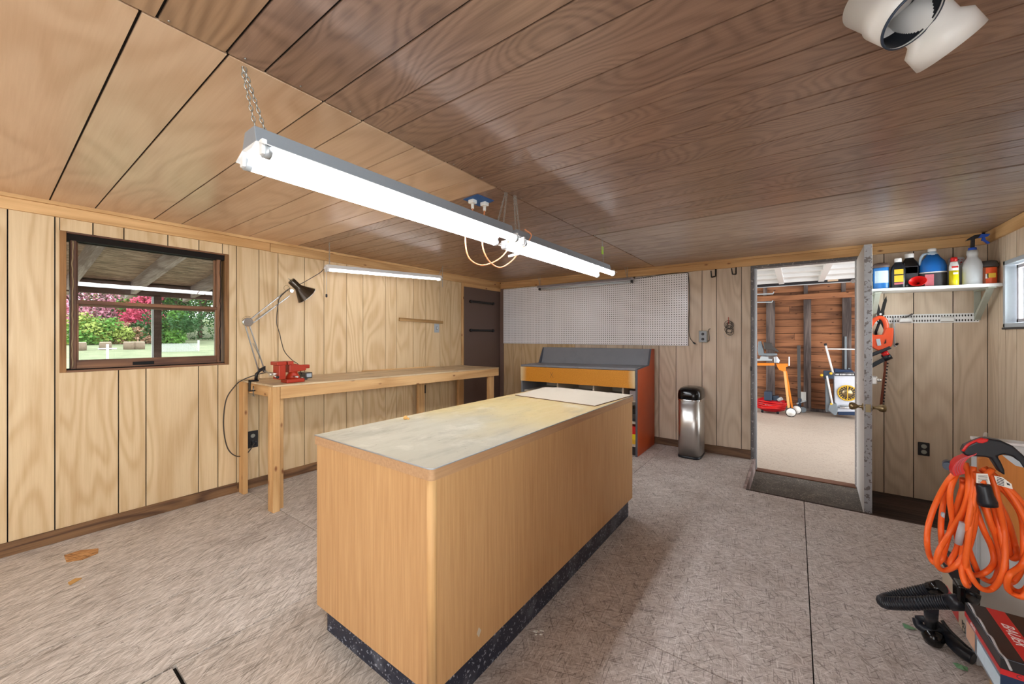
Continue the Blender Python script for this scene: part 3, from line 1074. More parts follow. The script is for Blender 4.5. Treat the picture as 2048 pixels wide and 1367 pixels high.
for i, (px, x, h, r, mt, lb) in enumerate([(165, -27.5, 1.15, 1.2, ('leaf_yellow', 'leaf_green'), 'bright green low bush below the pink tree'),
                                         (205, -28, 1.05, 1.1, ('leaf_dark', 'leaf_green'), 'dark green bush between two pale bushes'),
                                         (243, -27.5, .8, 1.0, ('leaf_tan', 'leaf_yellow'), 'tan and yellow low bush left of the porch post'),
                                         (285, -28, .9, 1.0, ('leaf_tan', 'leaf_dark'), 'brownish bush below the rose red tree'),
                                         (345, -27, 1.7, 1.5, ('leaf_dark', 'leaf_green'), 'dark bush just right of the porch post')]):
    c = PX(px, 690, x)
    tree(x, c[1], gz(x), h, r, mt, 'bush', lb, 'bush', 4200, False, 40 + i)
# fence posts, wire mesh, stumps
ft = thing('wire_fence', (-21, PX(360, 700, -21)[1], gz(-21)), 'chain link fence with white post on lawn right of porch post', 'fence')
xa, xb = PX(322, 700, -21)[1], PX(397, 700, -21)[1]
fm = MB()
z0, z1 = gz(-21), PX(397, 686, -21)[2]
n = 26
for i in range(-12, n):
    ya = xa + (xb - xa) * i / n
    for s_ in (1, -1):
        ys, ye = (ya, ya + s_ * (z1 - z0))
        zs, ze = z0, z1
        if ys < xa and s_ > 0:
            zs += xa - ys; ys = xa
        if ye > xb: ze -= ye - xb; ye = xb
        if ye < xa: ze -= xa - ye; ye = xa
        if ze > zs and xa - .01 <= ys <= xb + .01:
            fm.bar((-21, ys, zs), (-21, ye, ze), .012, .012, (1, 0, 0))
fm.build('mesh', 'fence_metal', ft)
MB().cyl((-21, xb, z0 - .1), (-21, xb, PX(397, 680, -21)[2]), .035, 8).build('post', 'post_white', ft)
p = PX(215, 700, -17)
tag(MB().cyl((-17, p[1], gz(-17) - .05), (-17, p[1], PX(215, 688, -17)[2]), .03, 8).bar((-17, p[1] - .2, p[2] + .05), (-17, p[1] + .2, p[2] + .05), .03, .03).build('white_stake', 'post_white'), 'thin white stake standing on the lawn left of porch post', 'stake')
for k, (px, w_, lb) in enumerate(((160, .36, 'weathered log section at left end of the stone row on lawn'), (211, .36, 'dark log section behind the white stake'), (259, .38, 'round log section in middle of lawn, left of a pale one'), (278, .38, 'pale log section nearest the porch post'))):
    x = -23
    p = PX(px, 697, x)
    s_ = MB().lathe([(w_ * .5, 0), (w_ * .52, .15), (w_ * .5, .32)], (x, p[1], gz(x) - .02), (0, 0, 1), 12)
    so = thing('log_section', (x, p[1], gz(x)), lb, 'log', 'log sections set out on the lawn')
    s_.build('bark', 'stump_bark', so)
    MB().lathe([(w_ * .47, 0), (w_ * .46, .03)], (x, p[1], gz(x) + .30), (0, 0, 1), 12).build('cut_face', 'stump_top', so)

# ================================================================== DOORWAY, DOOR AND WALL FITTINGS
d1 = setting('door_1', (0.05, YE, -.12))
MB().box((DX0, YE - .012, -.12), (DX0 + .028, YE + .10, DZ1 - .02)).build('jamb', 'jamb_worn', d1, .003)
MB().box((DX0 + .028, YE + .03, -.12), (DX0 + .048, YE + .10, DZ1 - .02)).build('door_stop', 'silver_trim', d1, .003)
MB().box((DX1 - .03, YE - .012, -.12), (DX1, YE + .10, DZ1 - .02)).build('jamb', 'jamb_worn', d1, .003)
MB().box((DX0, YE - .014, DZ1 - .026), (DX1, YE + .10, DZ1)).build('head_jamb', 'jamb_worn', d1, .003)
MB().box((DX0 + .03, YE + .0, -.135), (DX1 - .03, YE + .11, -.112)).build('threshold', 'rust_sill', d1, .003)
z = PY(1503, 736, YE)[2]
MB().box((DX0 - .004, YE - .020, z - .025), (DX0 + .01, YE - .010, z + .02)).build('strike_plate', 'black_iron', d1)

# open leaf, hinged at the right jamb
leaf = thing('door_leaf', (.425, 3.9, -.095), 'worn white door leaf standing open over the sunken well', 'door')
hx, nx = 0.446, 0.418
hy, ny = 4.63, 3.905
zb, zt = -.095, 1.94
th = 0.046
m = MB().hexa([(nx, ny, zb), (nx + th, ny, zb), (hx + th, hy, zb), (hx, hy, zb)], [(nx, ny, zt), (nx + th, ny, zt), (hx + th, hy, zt), (hx, hy, zt)])
m.build('slab', 'door_white', leaf, .002)
MB().box((nx + .0015, ny - .0015, zb + .002), (nx + th - .0015, ny + .001, zt - .002)).build('worn_edge', 'door_edge_worn', leaf)
kz = PY(1735, 816, ny)[2]
ky = ny + .065
for s_ in (-1, 1):
    x0 = (nx + .0025) if s_ < 0 else (nx + th + .0025)
    MB().lathe([(.030, 0), (.026, .006), (.012, .01), (.011, .03), (.026, .048), (.030, .066), (.024, .08), (.006, .084)], (x0, ky, kz), (s_, 0, 0), 16).build('door_knob', 'brass_old', leaf)
MB().box((nx + .008, ny - .004, kz - .03), (nx + th - .008, ny - .001, kz + .03)).build('latch_plate', 'brass_old', leaf, .001)
bz = PY(1735, 760, ny)[2]
MB().box((nx + th, ny + .01, bz - .03), (nx + th + .03, ny + .08, bz + .03)).cyl((nx + th + .03, ny + .045, bz), (nx + th + .055, ny + .045, bz), .012, 10).build('dead_bolt', 'steel', leaf, .006)
MB().cyl((nx - .0015, ny + .03, bz), (nx + .004, ny + .03, bz), .008, 8).build('bore_hole', 'black_iron', leaf)


def hole_board(x0, x1, z0, z1, nx_, nz_, hr, y, th_, mat, name, par, slot=1.0, stag=False):
    """board in the end-wall plane pierced by a grid of round holes"""
    v, f = [], []
    dx, dz = (x1 - x0) / nx_, (z1 - z0) / nz_
    S = 8
    for j in range(nz_):
        for i in range(nx_):
            cx, cz = x0 + (i + .5) * dx, z0 + (j + .5) * dz
            o = len(v)
            sq = [(1, 0), (1, 1), (0, 1), (-1, 1), (-1, 0), (-1, -1), (0, -1), (1, -1)]
            for a, b in sq:
                v.append((cx + a * dx / 2, y, cz + b * dz / 2))
            for k in range(S):
                a = 2 * PI * k / S
                v.append((cx + math.cos(a) * hr, y, cz + math.sin(a) * hr * slot))
            for k in range(S):
                a = 2 * PI * k / S
                v.append((cx + math.cos(a) * hr, y + th_, cz + math.sin(a) * hr * slot))
            for k in range(S):
                k2 = (k + 1) % S
                f.append((o + k, o + k2, o + S + k2, o + S + k))
                f.append((o + S + k, o + S + k2, o + 2 * S + k2, o + 2 * S + k))
    return MB().add(v, f)


peg = thing('pegboard', (-2.26, YE - .012, 1.145), 'long white pegboard full of round holes screwed to end wall', 'pegboard')
PX0, PX1, PZ0, PZ1 = -3.553, -0.963, 1.147, 1.957
hb = hole_board(PX0, PX1, PZ0, PZ1, 98, 31, .0054, YE - .017, .004, 'peg_hole_white', 'board', peg)
pb = hb.build('board', 'peg_hole_white', peg)
fr = MB()
for a, b in (((PX0, PZ0), (PX1, PZ0)), ((PX0, PZ1), (PX1, PZ1)), ((PX0, PZ0), (PX0, PZ1)), ((PX1, PZ0), (PX1, PZ1))):
    fr.box((a[0] - .002, YE - .0165, a[1] - .002), (b[0] + .002, YE - .0005, b[1] + .002))
fr.build('backing_rim', 'cabinet_dark', peg)
MB().box((PX0, YE - .003, PZ0), (PX1, YE - .001, PZ1)).build('backing', 'black_iron', peg)  # black sheet darkens the holes in place of the shade behind the board

# hanging light in front of the pegboard (off)
pf = thing('shop_light', (-2.16, 4.45, 1.88), 'unlit single tube shop light hanging in front of pegboard', 'light fixture')
a, b = -2.80, -1.52
MB().prism([(a, 4.49, 1.932), (a, 4.41, 1.932), (a, 4.385, 1.905), (a, 4.515, 1.905)], (b - a, 0, 0)).build('housing', 'shade_grey', pf, .002)
MB().box((a + .01, 4.40, 1.9035), (b - .01, 4.50, 1.9045)).build('reflector', 'white_enamel', pf)
MB().cyl((a + .03, 4.45, 1.888), (b - .03, 4.45, 1.888), .013, 10).build('tube', 'bottle_grey', pf)
MB().box((b - .02, 4.43, 1.875), (b, 4.47, 1.905)).build('socket', 'cabinet_dark', pf)
MB().box((a, 4.43, 1.875), (a + .02, 4.47, 1.905)).build('socket', 'cabinet_dark', pf)


def chain(p, q, par, name='chain', r=.0016, link=.018, mat='zinc_chain'):
    p, q = Vector(p), Vector(q)
    d = q - p
    n = max(2, int(d.length / (link * .78)))
    ax = d.normalized()
    h = ax.cross(Vector((0.3, 1, 0.1))).normalized()
    k = ax.cross(h)
    m_ = MB()
    for i in range(n):
        c = p + d * ((i + .5) / n)
        s1 = h if i % 2 else k
        pts = [c + ax * (math.cos(2 * PI * j / 8) * link * .5) + s1 * (math.sin(2 * PI * j / 8) * link * .27) for j in range(8)]
        m_.tube(pts, r, 4, closed=True)
    return m_.build(name, mat, par)


for xx in (-2.79, -1.585):
    chain((xx, 4.45, 1.93), (xx + .004, 4.45, ZC), pf)
    chain((xx, 4.45, 1.93), (xx - .03, 4.45, ZC), pf)

# its cord along the top and side of the pegboard
cp = [PY(x, y, YE - .03) for x, y in ((1236, 557), (1262, 558), (1300, 553), (1340, 547), (1370, 545), (1377, 552), (1379, 600), (1378, 645), (1379, 672), (1386, 684))]
cd = MB().tube(smooth_path([Vector((-1.525, 4.47, 1.915)), Vector((-1.53, 4.56, 1.955))] + cp[1:], 5), .0035, 6).build('power_cord', 'black_cord', pf)
q = PY(1388, 686, YE - .03)
MB().bar(cp[-1], q + Vector((.015, 0, -.01)), .016, .014).build('plug', 'black_plastic', cd, .003)

# outlet box, wire coil, two hooks on the end wall
ob_ = thing('outlet_box', (-.79, YE, 1.18), 'grey metal outlet box right of the pegboard', 'outlet')
MB().box((-.848, YE - .045, 1.186), (-.765, YE - .0005, 1.312)).build('box', 'outlet_metal', ob_, .004)
MB().box((-.842, YE - .049, 1.192), (-.771, YE - .045, 1.306)).build('cover_plate', 'grey_plate', ob_, .003)
for zz in (1.222, 1.276):
    MB().cyl((-.806, YE - .0515, zz), (-.806, YE - .049, zz), .015, 14).build('socket', 'label_dark', ob_)
cw = MB().tube(smooth_path([(-.762, YE - .03, 1.20), (-.745, YE - .03, 1.21), (-.748, YE - .03, 1.27), (-.752, YE - .03, 1.32), (-.735, YE - .03, 1.335)], 4), .003, 5)
cw.build('side_wire', 'black_iron', ob_)

coil = thing('wire_coil', tuple(PY(1459, 665, YE - .02)), 'small tangle of grey wires hanging on nail beside doorway', 'wire coil')
rnd = random.Random(3)
m = MB()
for k in range(9):
    c = PY(1457 + rnd.uniform(-2, 5), (650 if k < 5 else 661) + rnd.uniform(-3, 3), YE - .02 - .002 * k)
    rr = rnd.uniform(.022, .042)
    ph = rnd.uniform(0, 6)
    m.tube([c + Vector((math.cos(t + ph) * rr * .9, .004 * math.sin(t * 2 + ph), math.sin(t + ph) * rr)) for t in [2 * PI * j / 16 for j in range(16)]], .0024, 5, closed=True)
m.build('wire_loops', 'smoked_plastic', coil)
c = PY(1456, 668, YE - .02)
MB().tube([c + Vector((math.cos(t) * .035, 0, math.sin(t) * .04)) for t in [PI * (.9 + 1.1 * j / 14) for j in range(15)]], .0012, 4).build('loose_wire', 'bottle_grey', coil)
MB().tube([PY(1457, 648, YE - .03), PY(1457, 637, YE - .025), PY(1457, 634, YE)], .003, 5).build('red_hook', 'red_hang', coil)

for k, (a, b, c, d, lb) in enumerate((((1422, 541), (1423, 554), (1431, 552), (1431, 538), 'left of two dark square hooks under the end wall trim'), ((1463, 536), (1465, 548), (1472, 548), (1472, 535), 'right of two dark square hooks under the end wall trim, nearer the doorway'))):
    pts = [PY(*a, YE - .06), PY(*b, YE - .06), PY(*c, YE - .03), PY(*d, YE - .012)]
    m = MB()
    for p_, q_ in zip(pts, pts[1:]):
        m.bar(p_, q_, .011, .011, (0, 1, 0))
    m.bar(pts[-1], pts[-1] + Vector((0, .0115, 0)), .011, .011)
    tag(m.build('wall_hook', 'black_iron', bevel=.002), lb, 'hook', 'hooks under the end wall trim')

# lower outlet on right part of end wall
oo = thing('wall_outlet', (.869, YE, .26), 'bare dark wall outlet low on planks right of open door', 'outlet')
MB().box((.835, YE - .012, .255), (.903, YE - .0005, .365)).build('backing', 'outlet_dark', oo, .004)
for zz in (.287, .333):
    MB().lathe([(.018, 0), (.016, .004)], (.869, YE - .012, zz), (0, -1, 0), 14).build('socket', 'outlet_metal', oo)

# ---- white perforated strip
st = thing('perforated_strip', (.86, YE - .006, 1.36), 'white perforated metal strip screwed below the bottle shelf', 'metal strip')
hole_board(.53, 1.174, 1.364, 1.438, 40, 2, .0048, YE - .006, .003, 'white_enamel', 'rail', st, 2.0).build('rail', 'white_enamel', st)
MB().box((.532, YE - .0025, 1.366), (1.172, YE - .0005, 1.436)).build('shadow_gap', 'smoked_plastic', st)
for x0, x1 in ((.725, .795), (.965, 1.035)):
    MB().hexa([(x0 - .006, YE - .035, 1.375), (x1, YE - .035, 1.375), (x1, YE - .006, 1.368), (x0, YE - .006, 1.368)], [(x0, YE - .035, 1.405), (x1, YE - .035, 1.405), (x1, YE - .006, 1.415), (x0, YE - .006, 1.415)]).build('blank_clip', 'white_paint', st, .002)
tag(MB().bar((.755, YE - .02, 1.41), (.800, YE - .03, 1.442), .006, .012).bar((.735, YE - .02, 1.412), (.765, YE - .02, 1.414), .008, .006).build('hand_chisel', 'smoked_plastic'), 'small dark blade resting on the white perforated strip', 'tool')

# ---- shelf with brackets
sh = thing('wall_shelf', (.86, YE, 1.62), 'narrow white shelf near ceiling carrying bottles', 'shelf')
MB().hexa([(.505, 4.35, 1.628), (1.214, 4.35, 1.615), (1.214, YE - .001, 1.615), (.505, YE - .001, 1.628)], [(.505, 4.35, 1.646), (1.214, 4.35, 1.640), (1.214, YE - .001, 1.640), (.505, YE - .001, 1.646)]).build('board', 'white_paint', sh, .003)


def bracket(x):
    b_ = MB()
    z0 = 1.379
    b_.box((x - .018, YE - .008, z0), (x + .018, YE - .0005, 1.618))
    b_.hexa([(x - .016, YE - .01, z0 + .01), (x + .016, YE - .01, z0 + .01), (x + .016, YE - .008, z0 + .05), (x - .016, YE - .008, z0 + .05)],
            [(x - .016, 4.375, 1.605), (x + .016, 4.375, 1.605), (x + .016, 4.395, 1.617), (x - .016, 4.395, 1.617)])
    b_.box((x - .02, 4.36, 1.606), (x + .02, YE - .0005, 1.616))
    b_.build('bracket', 'pale_green_steel', sh, .0015)


bracket(1.165)
bracket(.555)

SZ = 1.645


def shz(x): return 1.646 - (x - .505) / .709 * .006 + .0008


def boxlabel(m_, x0, x1, z0, z1, y, mat, par, name='label'):
    return MB().box((x0, y - .0012, z0), (x1, y, z1)).build(name, mat, par)


# blue pouch-like canister with brown lid
x0, x1 = .534, .630
zc = shz(.58)
t = thing('canister', (.582, 4.44, zc), 'blue printed canister with crumpled brown lid at left of shelf', 'canister')
MB().lathe([(.048, 0), (.049, .01), (.049, .17), (.046, .185)], (.582, 4.445, zc), (0, 0, 1), 20, 1, .85, power=3).build('body', 'bag_blue', t)
MB().lathe([(.047, 0.178), (.058, .176), (.055, .2), (.04, .215), (.02, .22), (.001, .222)], (.58, 4.445, zc), (0, 0, 1), 12, 1, .9, power=2.6).build('lid', 'lid_brown', t)
MB().lathe([(.0495, .05), (.0495, .15)], (.582, 4.4445, zc), (0, 0, 1), 20, .96, .86, cap=False, power=3).build('label', 'label_pale', t)
# leftmost small jar behind door
t = thing('small_jar', (.512, 4.56, shz(.51)), 'dark and yellow small jar half hidden behind door edge', 'jar')
MB().lathe([(.030, 0), (.031, .12), (.025, .13), (.025, .15)], (.528, 4.58, shz(.51)), (0, 0, 1), 14).build('body', 'smoked_plastic', t)
MB().lathe([(.0315, .01), (.0315, .08)], (.528, 4.58, shz(.51)), (0, 0, 1), 14, cap=False).build('label', 'label_yellow', t)


def bottle(name, label, cx, cy, r, h, body, cap, capm='white_enamel', lab=None, power=3.4, sy=.7):
    zc_ = shz(cx)
    t_ = thing(name, (cx, cy, zc_), label, 'bottle')
    MB().lathe([(r * .95, 0), (r, .008), (r, h * .62), (r * .86, h * .74), (r * .5, h * .84), (r * .42, h * .9)], (cx, cy, zc_), (0, 0, 1), 22, 1, sy, power=power).build('body', body, t_)
    MB().lathe([(r * .46, h * .875), (r * .50, h * .89), (r * .50, h * .98), (r * .46, h)], (cx, cy, zc_), (0, 0, 1), 16).build('cap', capm, t_)
    if lab:
        for (z0, z1, mt, e) in lab:
            MB().box((cx - r * e, cy - r * sy - .0012, zc_ + h * z0), (cx + r * e, cy - r * sy + .004, zc_ + h * z1)).build('label', mt, t_)
    return t_


bottle('small_black_bottle', 'smaller black bottle with orange and yellow label, white cap', .682, 4.43, .044, .245, 'black_plastic', None, lab=[(.12, .18, 'label_pink', .6), (.2, .42, 'label_yellow', .6), (.46, .62, 'label_yellow', .6)])
bottle('large_black_bottle', 'larger black bottle with green label behind red funnel', .757, 4.49, .056, .285, 'black_gloss', None, lab=[(.1, .62, 'label_dark', .8), (.42, .56, 'label_green', .75), (.56, .6, 'label_white', .75)])
# red funnel lying with its mouth to the room
c = Vector((.787, 4.385, shz(.78) + .047))
ax = Vector((-.25, -1, .28)).normalized()
t = thing('funnel', (.79, 4.38, shz(.79)), 'bright red plastic funnel lying on the shelf front', 'funnel')
MB().lathe([(.044, .0), (.047, .0), (.046, -.004), (.012, -.045), (.007, -.075), (.005, -.075), (.009, -.044), (.042, -.003), (.044, 0)], c, ax, 22, 1.12, .9, cap=False).build('cone', 'red_plastic', t)
# blue jug
t = thing('blue_jug', (.888, 4.48, shz(.89)), 'large jug of blue liquid with white cap and side handle', 'jug')
zc = shz(.89)
MB().lathe([(.078, 0), (.080, .01), (.080, .165), (.070, .205), (.046, .238), (.034, .262)], (.888, 4.50, zc), (0, 0, 1), 26, 1, .88, power=2.8).build('body', 'jug_blue', t)
MB().lathe([(.033, .258), (.031, .272), (.024, .282), (.024, .29)], (.888, 4.50, zc), (0, 0, 1), 18).build('neck', 'jug_clear', t)
MB().lathe([(.024, .288), (.026, .29), (.026, .308), (.023, .312)], (.888, 4.50, zc), (0, 0, 1), 18).build('cap', 'white_enamel', t)
MB().tube(smooth_path([(.868, 4.49, zc + .275), (.838, 4.48, zc + .268), (.820, 4.475, zc + .235), (.815, 4.475, zc + .18)], 5), .009, 8).build('handle', 'jug_clear', t)
MB().lathe([(.0808, .006), (.0808, .112)], (.888, 4.50, zc), (0, 0, 1), 26, 1, .88, cap=False, power=2.8).build('label', 'label_dark', t)
MB().lathe([(.0812, .112), (.0812, .12)], (.888, 4.50, zc), (0, 0, 1), 26, 1, .88, cap=False, power=2.8).build('label_stripe', 'label_white', t)
MB().box((.835, 4.50 - .0712, zc + .01), (.885, 4.50 - .0702, zc + .10)).build('label_panel', 'label_pink', t)
# yellow and white bottle with red cap
t = thing('squeeze_bottle', (.989, 4.42, shz(.99)), 'slim yellow and white bottle with red cap', 'bottle')
zc = shz(.99)
MB().lathe([(.024, 0), (.026, .004), (.026, .115)], (.989, 4.42, zc), (0, 0, 1), 20).build('body', 'bottle_yellow', t)
MB().lathe([(.026, .115), (.026, .15), (.02, .178), (.018, .184)], (.989, 4.42, zc), (0, 0, 1), 20).build('shoulder', 'white_enamel', t)
MB().lathe([(.019, .184), (.019, .212), (.016, .218)], (.989, 4.42, zc), (0, 0, 1), 16).build('cap', 'red_plastic', t)
MB().box((.980, 4.3935, zc + .085), (1.006, 4.396, zc + .10)).build('label', 'label_white', t)
MB().box((.972, 4.3935, zc + .135), (1.006, 4.396, zc + .148)).build('print', 'red_plastic', t)
# printed bag behind
t = thing('plastic_bag', (1.03, 4.56, shz(1.03)), 'clear bag with red print standing behind the spray bottle', 'bag')
MB().lathe([(.05, 0), (.056, .03), (.055, .16), (.047, .215), (.04, .235)], (1.035, 4.565, shz(1.03)), (0, 0, 1), 16, 1, .45, power=3).build('film', 'bottle_grey', t)
m = MB()
rnd = random.Random(5)
for i in range(26):
    a, b = 1.01 + rnd.uniform(0, .068), shz(1) + rnd.uniform(.12, .225)
    m.bar((a, 4.5385, b), (a + .008, 4.5385, b + rnd.choice((-.006, .006))), .002, .003)
m.build('red_print', 'red_gloss', t)
# spray bottle
t = thing('spray_bottle', (1.088, 4.43, shz(1.09)), 'translucent grey spray bottle with black and blue trigger head', 'spray bottle')
zc = shz(1.09)
MB().lathe([(.052, 0), (.053, .006), (.053, .14), (.046, .175), (.032, .20), (.027, .215), (.031, .232), (.029, .262)], (1.086, 4.43, zc), (0, 0, 1), 22, 1, .8).build('body', 'bottle_grey', t)
MB().lathe([(.021, .262), (.023, .266), (.021, .282)], (1.086, 4.43, zc), (0, 0, 1), 18).build('collar', 'trigger_blue', t)
hp = [(1.076, .282), (1.079, .345), (1.050, .337), (1.062, .352), (1.092, .374), (1.128, .379), (1.128, .360), (1.097, .345), (1.096, .282)]
MB().prism([(x, 4.418, zc + z) for x, z in hp], (0, .026, 0)).build('spray_head', 'black_plastic', t, .003)
hp = [(1.128, .379), (1.172, .372), (1.160, .355), (1.146, .352), (1.150, .330), (1.172, .305), (1.160, .300), (1.140, .325), (1.128, .330), (1.134, .352), (1.112, .350)]
MB().prism([(x, 4.415, zc + z) for x, z in hp], (0, .022, 0)).build('trigger', 'trigger_blue', t, .002)
# orange can with dark ring lid
t = thing('orange_can', (1.165, 4.43, shz(1.16)), 'orange and yellow labelled can topped by a dark ring', 'can')
zc = shz(1.165)
MB().lathe([(.043, 0), (.044, .003), (.044, .122), (.042, .125)], (1.164, 4.44, zc), (0, 0, 1), 24).build('body', 'can_rust', t)
MB().lathe([(.0446, .003), (.0446, .12)], (1.166, 4.4395, zc), (0, 0, 1), 24, .97, 1, cap=False).build('label', 'can_orange', t)
MB().box((1.150, 4.3935, zc + .045), (1.192, 4.3965, zc + .078)).build('yellow_band', 'label_yellow', t)
MB().box((1.142, 4.3935, zc + .04), (1.156, 4.396, zc + .075)).build('white_panel', 'label_white', t)
MB().lathe([(.038, .128), (.046, .126), (.048, .135), (.047, .15), (.040, .172), (.036, .174), (.040, .15), (.038, .128)], (1.162, 4.44, zc), (0.06, 0.03, 1), 24, cap=False).build('ring_lid', 'smoked_plastic', t)
MB().bar((1.115, 4.42, zc + .13), (1.215, 4.42, zc + .137), .02, .01).build('lid_tab', 'smoked_plastic', t, .003)

# ---- hedge trimmer and shears hanging left of the perforated strip
TY = 4.50


def tp(a, b, y=TY): return PY(1720 + a / 5.7, 590 + b / 5.7, y)


t = thing('garden_shears', tuple(tp(230, 240)), 'black garden shears blades pointing up above the orange trimmer', 'shears')
MB().prism([tp(a, b, 4.56) for a, b in ((180, 18), (203, 60), (236, 185), (262, 300), (240, 330), (200, 250), (170, 120))], (0, .004, 0)).build('blade', 'black_iron', t)
MB().prism([tp(a, b, 4.566) for a, b in ((300, 8), (308, 62), (262, 245), (232, 330), (212, 300), (235, 185), (262, 80))], (0, .004, 0)).build('blade', 'black_iron', t)
MB().cyl(tp(235, 215, 4.555), tp(235, 215, 4.575), .008, 10).build('pivot', 'steel', t)
MB().tube([tp(225, 300, 4.57), tp(180, 420, 4.6), tp(190, 560, 4.61)], .01, 8).tube([tp(245, 300, 4.57), tp(300, 420, 4.61), tp(280, 560, 4.61)], .01, 8).build('handle', 'black_plastic', t)

t = thing('hedge_trimmer', tuple(tp(230, 1320)), 'orange electric hedge trimmer hanging blade down on the end wall', 'hedge trimmer')
body = [(100, 520), (96, 470), (110, 440), (170, 452), (262, 452), (282, 405), (300, 372), (325, 372), (385, 372), (384, 430), (372, 560), (345, 600), (210, 632), (150, 600), (118, 568)]
MB().prism([tp(a, b) for a, b in body], (0, .07, 0)).build('motor_housing', 'orange_tool', t, .008, 3)
MB().tube(smooth_path([tp(120, 470, TY + .035), tp(108, 400, TY + .035), tp(128, 330, TY + .035), (tp(170, 278, TY + .035)), tp(222, 255, TY + .035), tp(272, 275, TY + .035), tp(296, 330, TY + .035), tp(300, 400, TY + .035), tp(292, 460, TY + .035)], 5), .0175, 10).build('loop_handle', 'orange_tool', t)
MB().prism([tp(a, b, TY - .004) for a, b in ((182, 500), (228, 496), (243, 570), (200, 578))], (0, .004, 0)).build('rating_plate', 'grey_plate', t, .001)
MB().prism([tp(a, b, TY - .004) for a, b in ((272, 555), (298, 498), (300, 545))], (0, .004, 0)).build('vent', 'black_iron', t)
MB().bar(tp(85, 700, TY + .02), tp(345, 592, TY + .02), .05, .026, (0, 0, 1)).build('front_guard', 'black_plastic', t, .006)
MB().cyl(tp(250, 680, TY + .035), tp(322, 655, TY + .035), .026, 14).build('red_collar', 'red_plastic', t)
MB().cyl(tp(262, 722, TY + .035), tp(352, 690, TY + .035), .03, 14, .026).build('black_cap', 'black_plastic', t)
MB().prism([tp(a, b, TY + .02) for a, b in ((95, 822), (160, 765), (262, 715), (345, 690), (340, 715), (262, 765), (150, 825))], (0, .03, 0)).build('lower_guard', 'black_plastic', t, .004)
MB().prism([tp(a, b, TY + .03) for a, b in ((283, 745), (308, 745), (252, 1316), (218, 1316), (240, 1120))], (0, .008, 0)).build('blade', 'rust_blade', t)
m = MB()
for i in range(15):
    f = i / 15
    a, b = 310 - f * 56, 765 + f * 540
    m.prism([tp(a - 4, b, TY + .028), tp(a + 17, b + 8, TY + .028), tp(a + 15, b + 20, TY + .028), tp(a - 6, b + 22, TY + .028)], (0, .008, 0))
tag(m.build('tooth', 'black_iron', t), kind='stuff')
MB().tube([tp(388, 250, YE - .012), tp(392, 575, YE - .012), tp(396, 582, YE - .03), tp(415, 580, YE - .04)], .005, 6).build('hanger_rod', 'bottle_grey', t)
MB().cyl(tp(413, 562, YE - .05), tp(430, 552, YE - .04), .009, 8).build('rubber_tip', 'black_plastic', t)

# ================================================================== GARAGE BEYOND THE DOORWAY
structure(MB().box((-3.0, YE + .09, -.32), (3.2, 9.1, -.122)).build('floor_garage', 'garage_floor', origin=(0, 0, 0)))
gw = structure(MB().box((-3.0, 9.02, -.3), (3.2, 9.1, 3.1)).build('wall_garage', 'dark_gap', origin=(0, 0, 0)))
z = -.12
rnd = random.Random(9)
while z < 3.0:
    h = .131 + rnd.uniform(-.006, .006)
    xs_ = [-3.0, rnd.uniform(-1.2, 1.6), 3.2]
    for a, b in zip(xs_, xs_[1:]):
        MB().box((a + .002, 9.0 - rnd.uniform(0, .004), z + .003), (b - .002, 9.02, z + h - .003)).build('plank', 'barn_board', gw)
    z += h
for a, b in ((-1.55, -1.43), (-1.0, -.88), (-.45, -.31), (.128, .238), (.673, .794), (1.3, 1.41)):
    MB().box((a, 8.93, -.12), (b, 9.0, 1.93)).build('stud', 'barn_stud', gw, .004)
for a, b in ((-1.05, -.98), (-.50, -.44), (.13, .19), (.66, .72), (1.3, 1.36)):
    MB().box((a, 8.94, 2.03), (b, 9.0, 3.0)).build('stud', 'barn_stud', gw, .004)
MB().box((-3.0, 8.90, 1.93), (3.2, 9.0, 2.03)).build('top_plate', 'barn_board', gw, .004)
MB().box((-3.0, 8.92, -.12), (3.2, 9.0, -.07)).build('sill_plate', 'barn_stud', gw, .004)
structure(MB().box((-3.0, YE + .09, 3.02), (3.2, 9.1, 3.1)).build('ceiling_garage', 'cream_board', origin=(0, 0, 0)))
structure(MB().box((-3.08, YE + .09, -.3), (-3.0, 5.1, 3.1)).box((-3.08, 8.1, -.3), (-3.0, 9.1, 3.1)).build('wall_garage_left', 'barn_stud', origin=(0, 0, 0)))
structure(MB().box((3.2, YE + .09, -.3), (3.28, 5.2, 3.1)).box((3.2, 8.0, -.3), (3.28, 9.1, 3.1)).build('wall_garage_right', 'barn_stud', origin=(0, 0, 0)))

gd = thing('overhead_door', (0, 7, 2.12), 'white sectional garage door raised flat overhead beyond doorway', 'garage door')
MB().box((-1.4, 5.3, 2.19), (2.2, 7.98, 2.21)).build('panel', 'white_paint', gd)
MB().box((-1.4, 7.96, 2.10), (2.2, 8.02, 2.20)).build('bottom_seal', 'cabinet_dark', gd)
MB().box((-1.4, 7.955, 2.095), (2.2, 8.0, 2.105)).build('seal_strip', 'bottle_grey', gd)
for y in (5.5, 6.05, 6.6, 7.15, 7.8):
    MB().box((-1.4, y, 2.14), (2.2, y + .07, 2.19)).build('rail', 'white_enamel', gd, .004)
for x in (-.62, -.22, .30, .80, 1.4):
    MB().box((x, 5.3, 2.13), (x + .075, 7.96, 2.192)).build('stile', 'white_enamel', gd, .004)
MB().box((.42, 7.95, 2.125), (.55, 7.958, 2.155)).build('tape_patch', 'tape_beige', gd)
MB().lathe([(.03, 0), (.03, .02)], (.72, 7.9, 2.1), (0, -1, 0), 12).build('roller', 'chrome', gd)

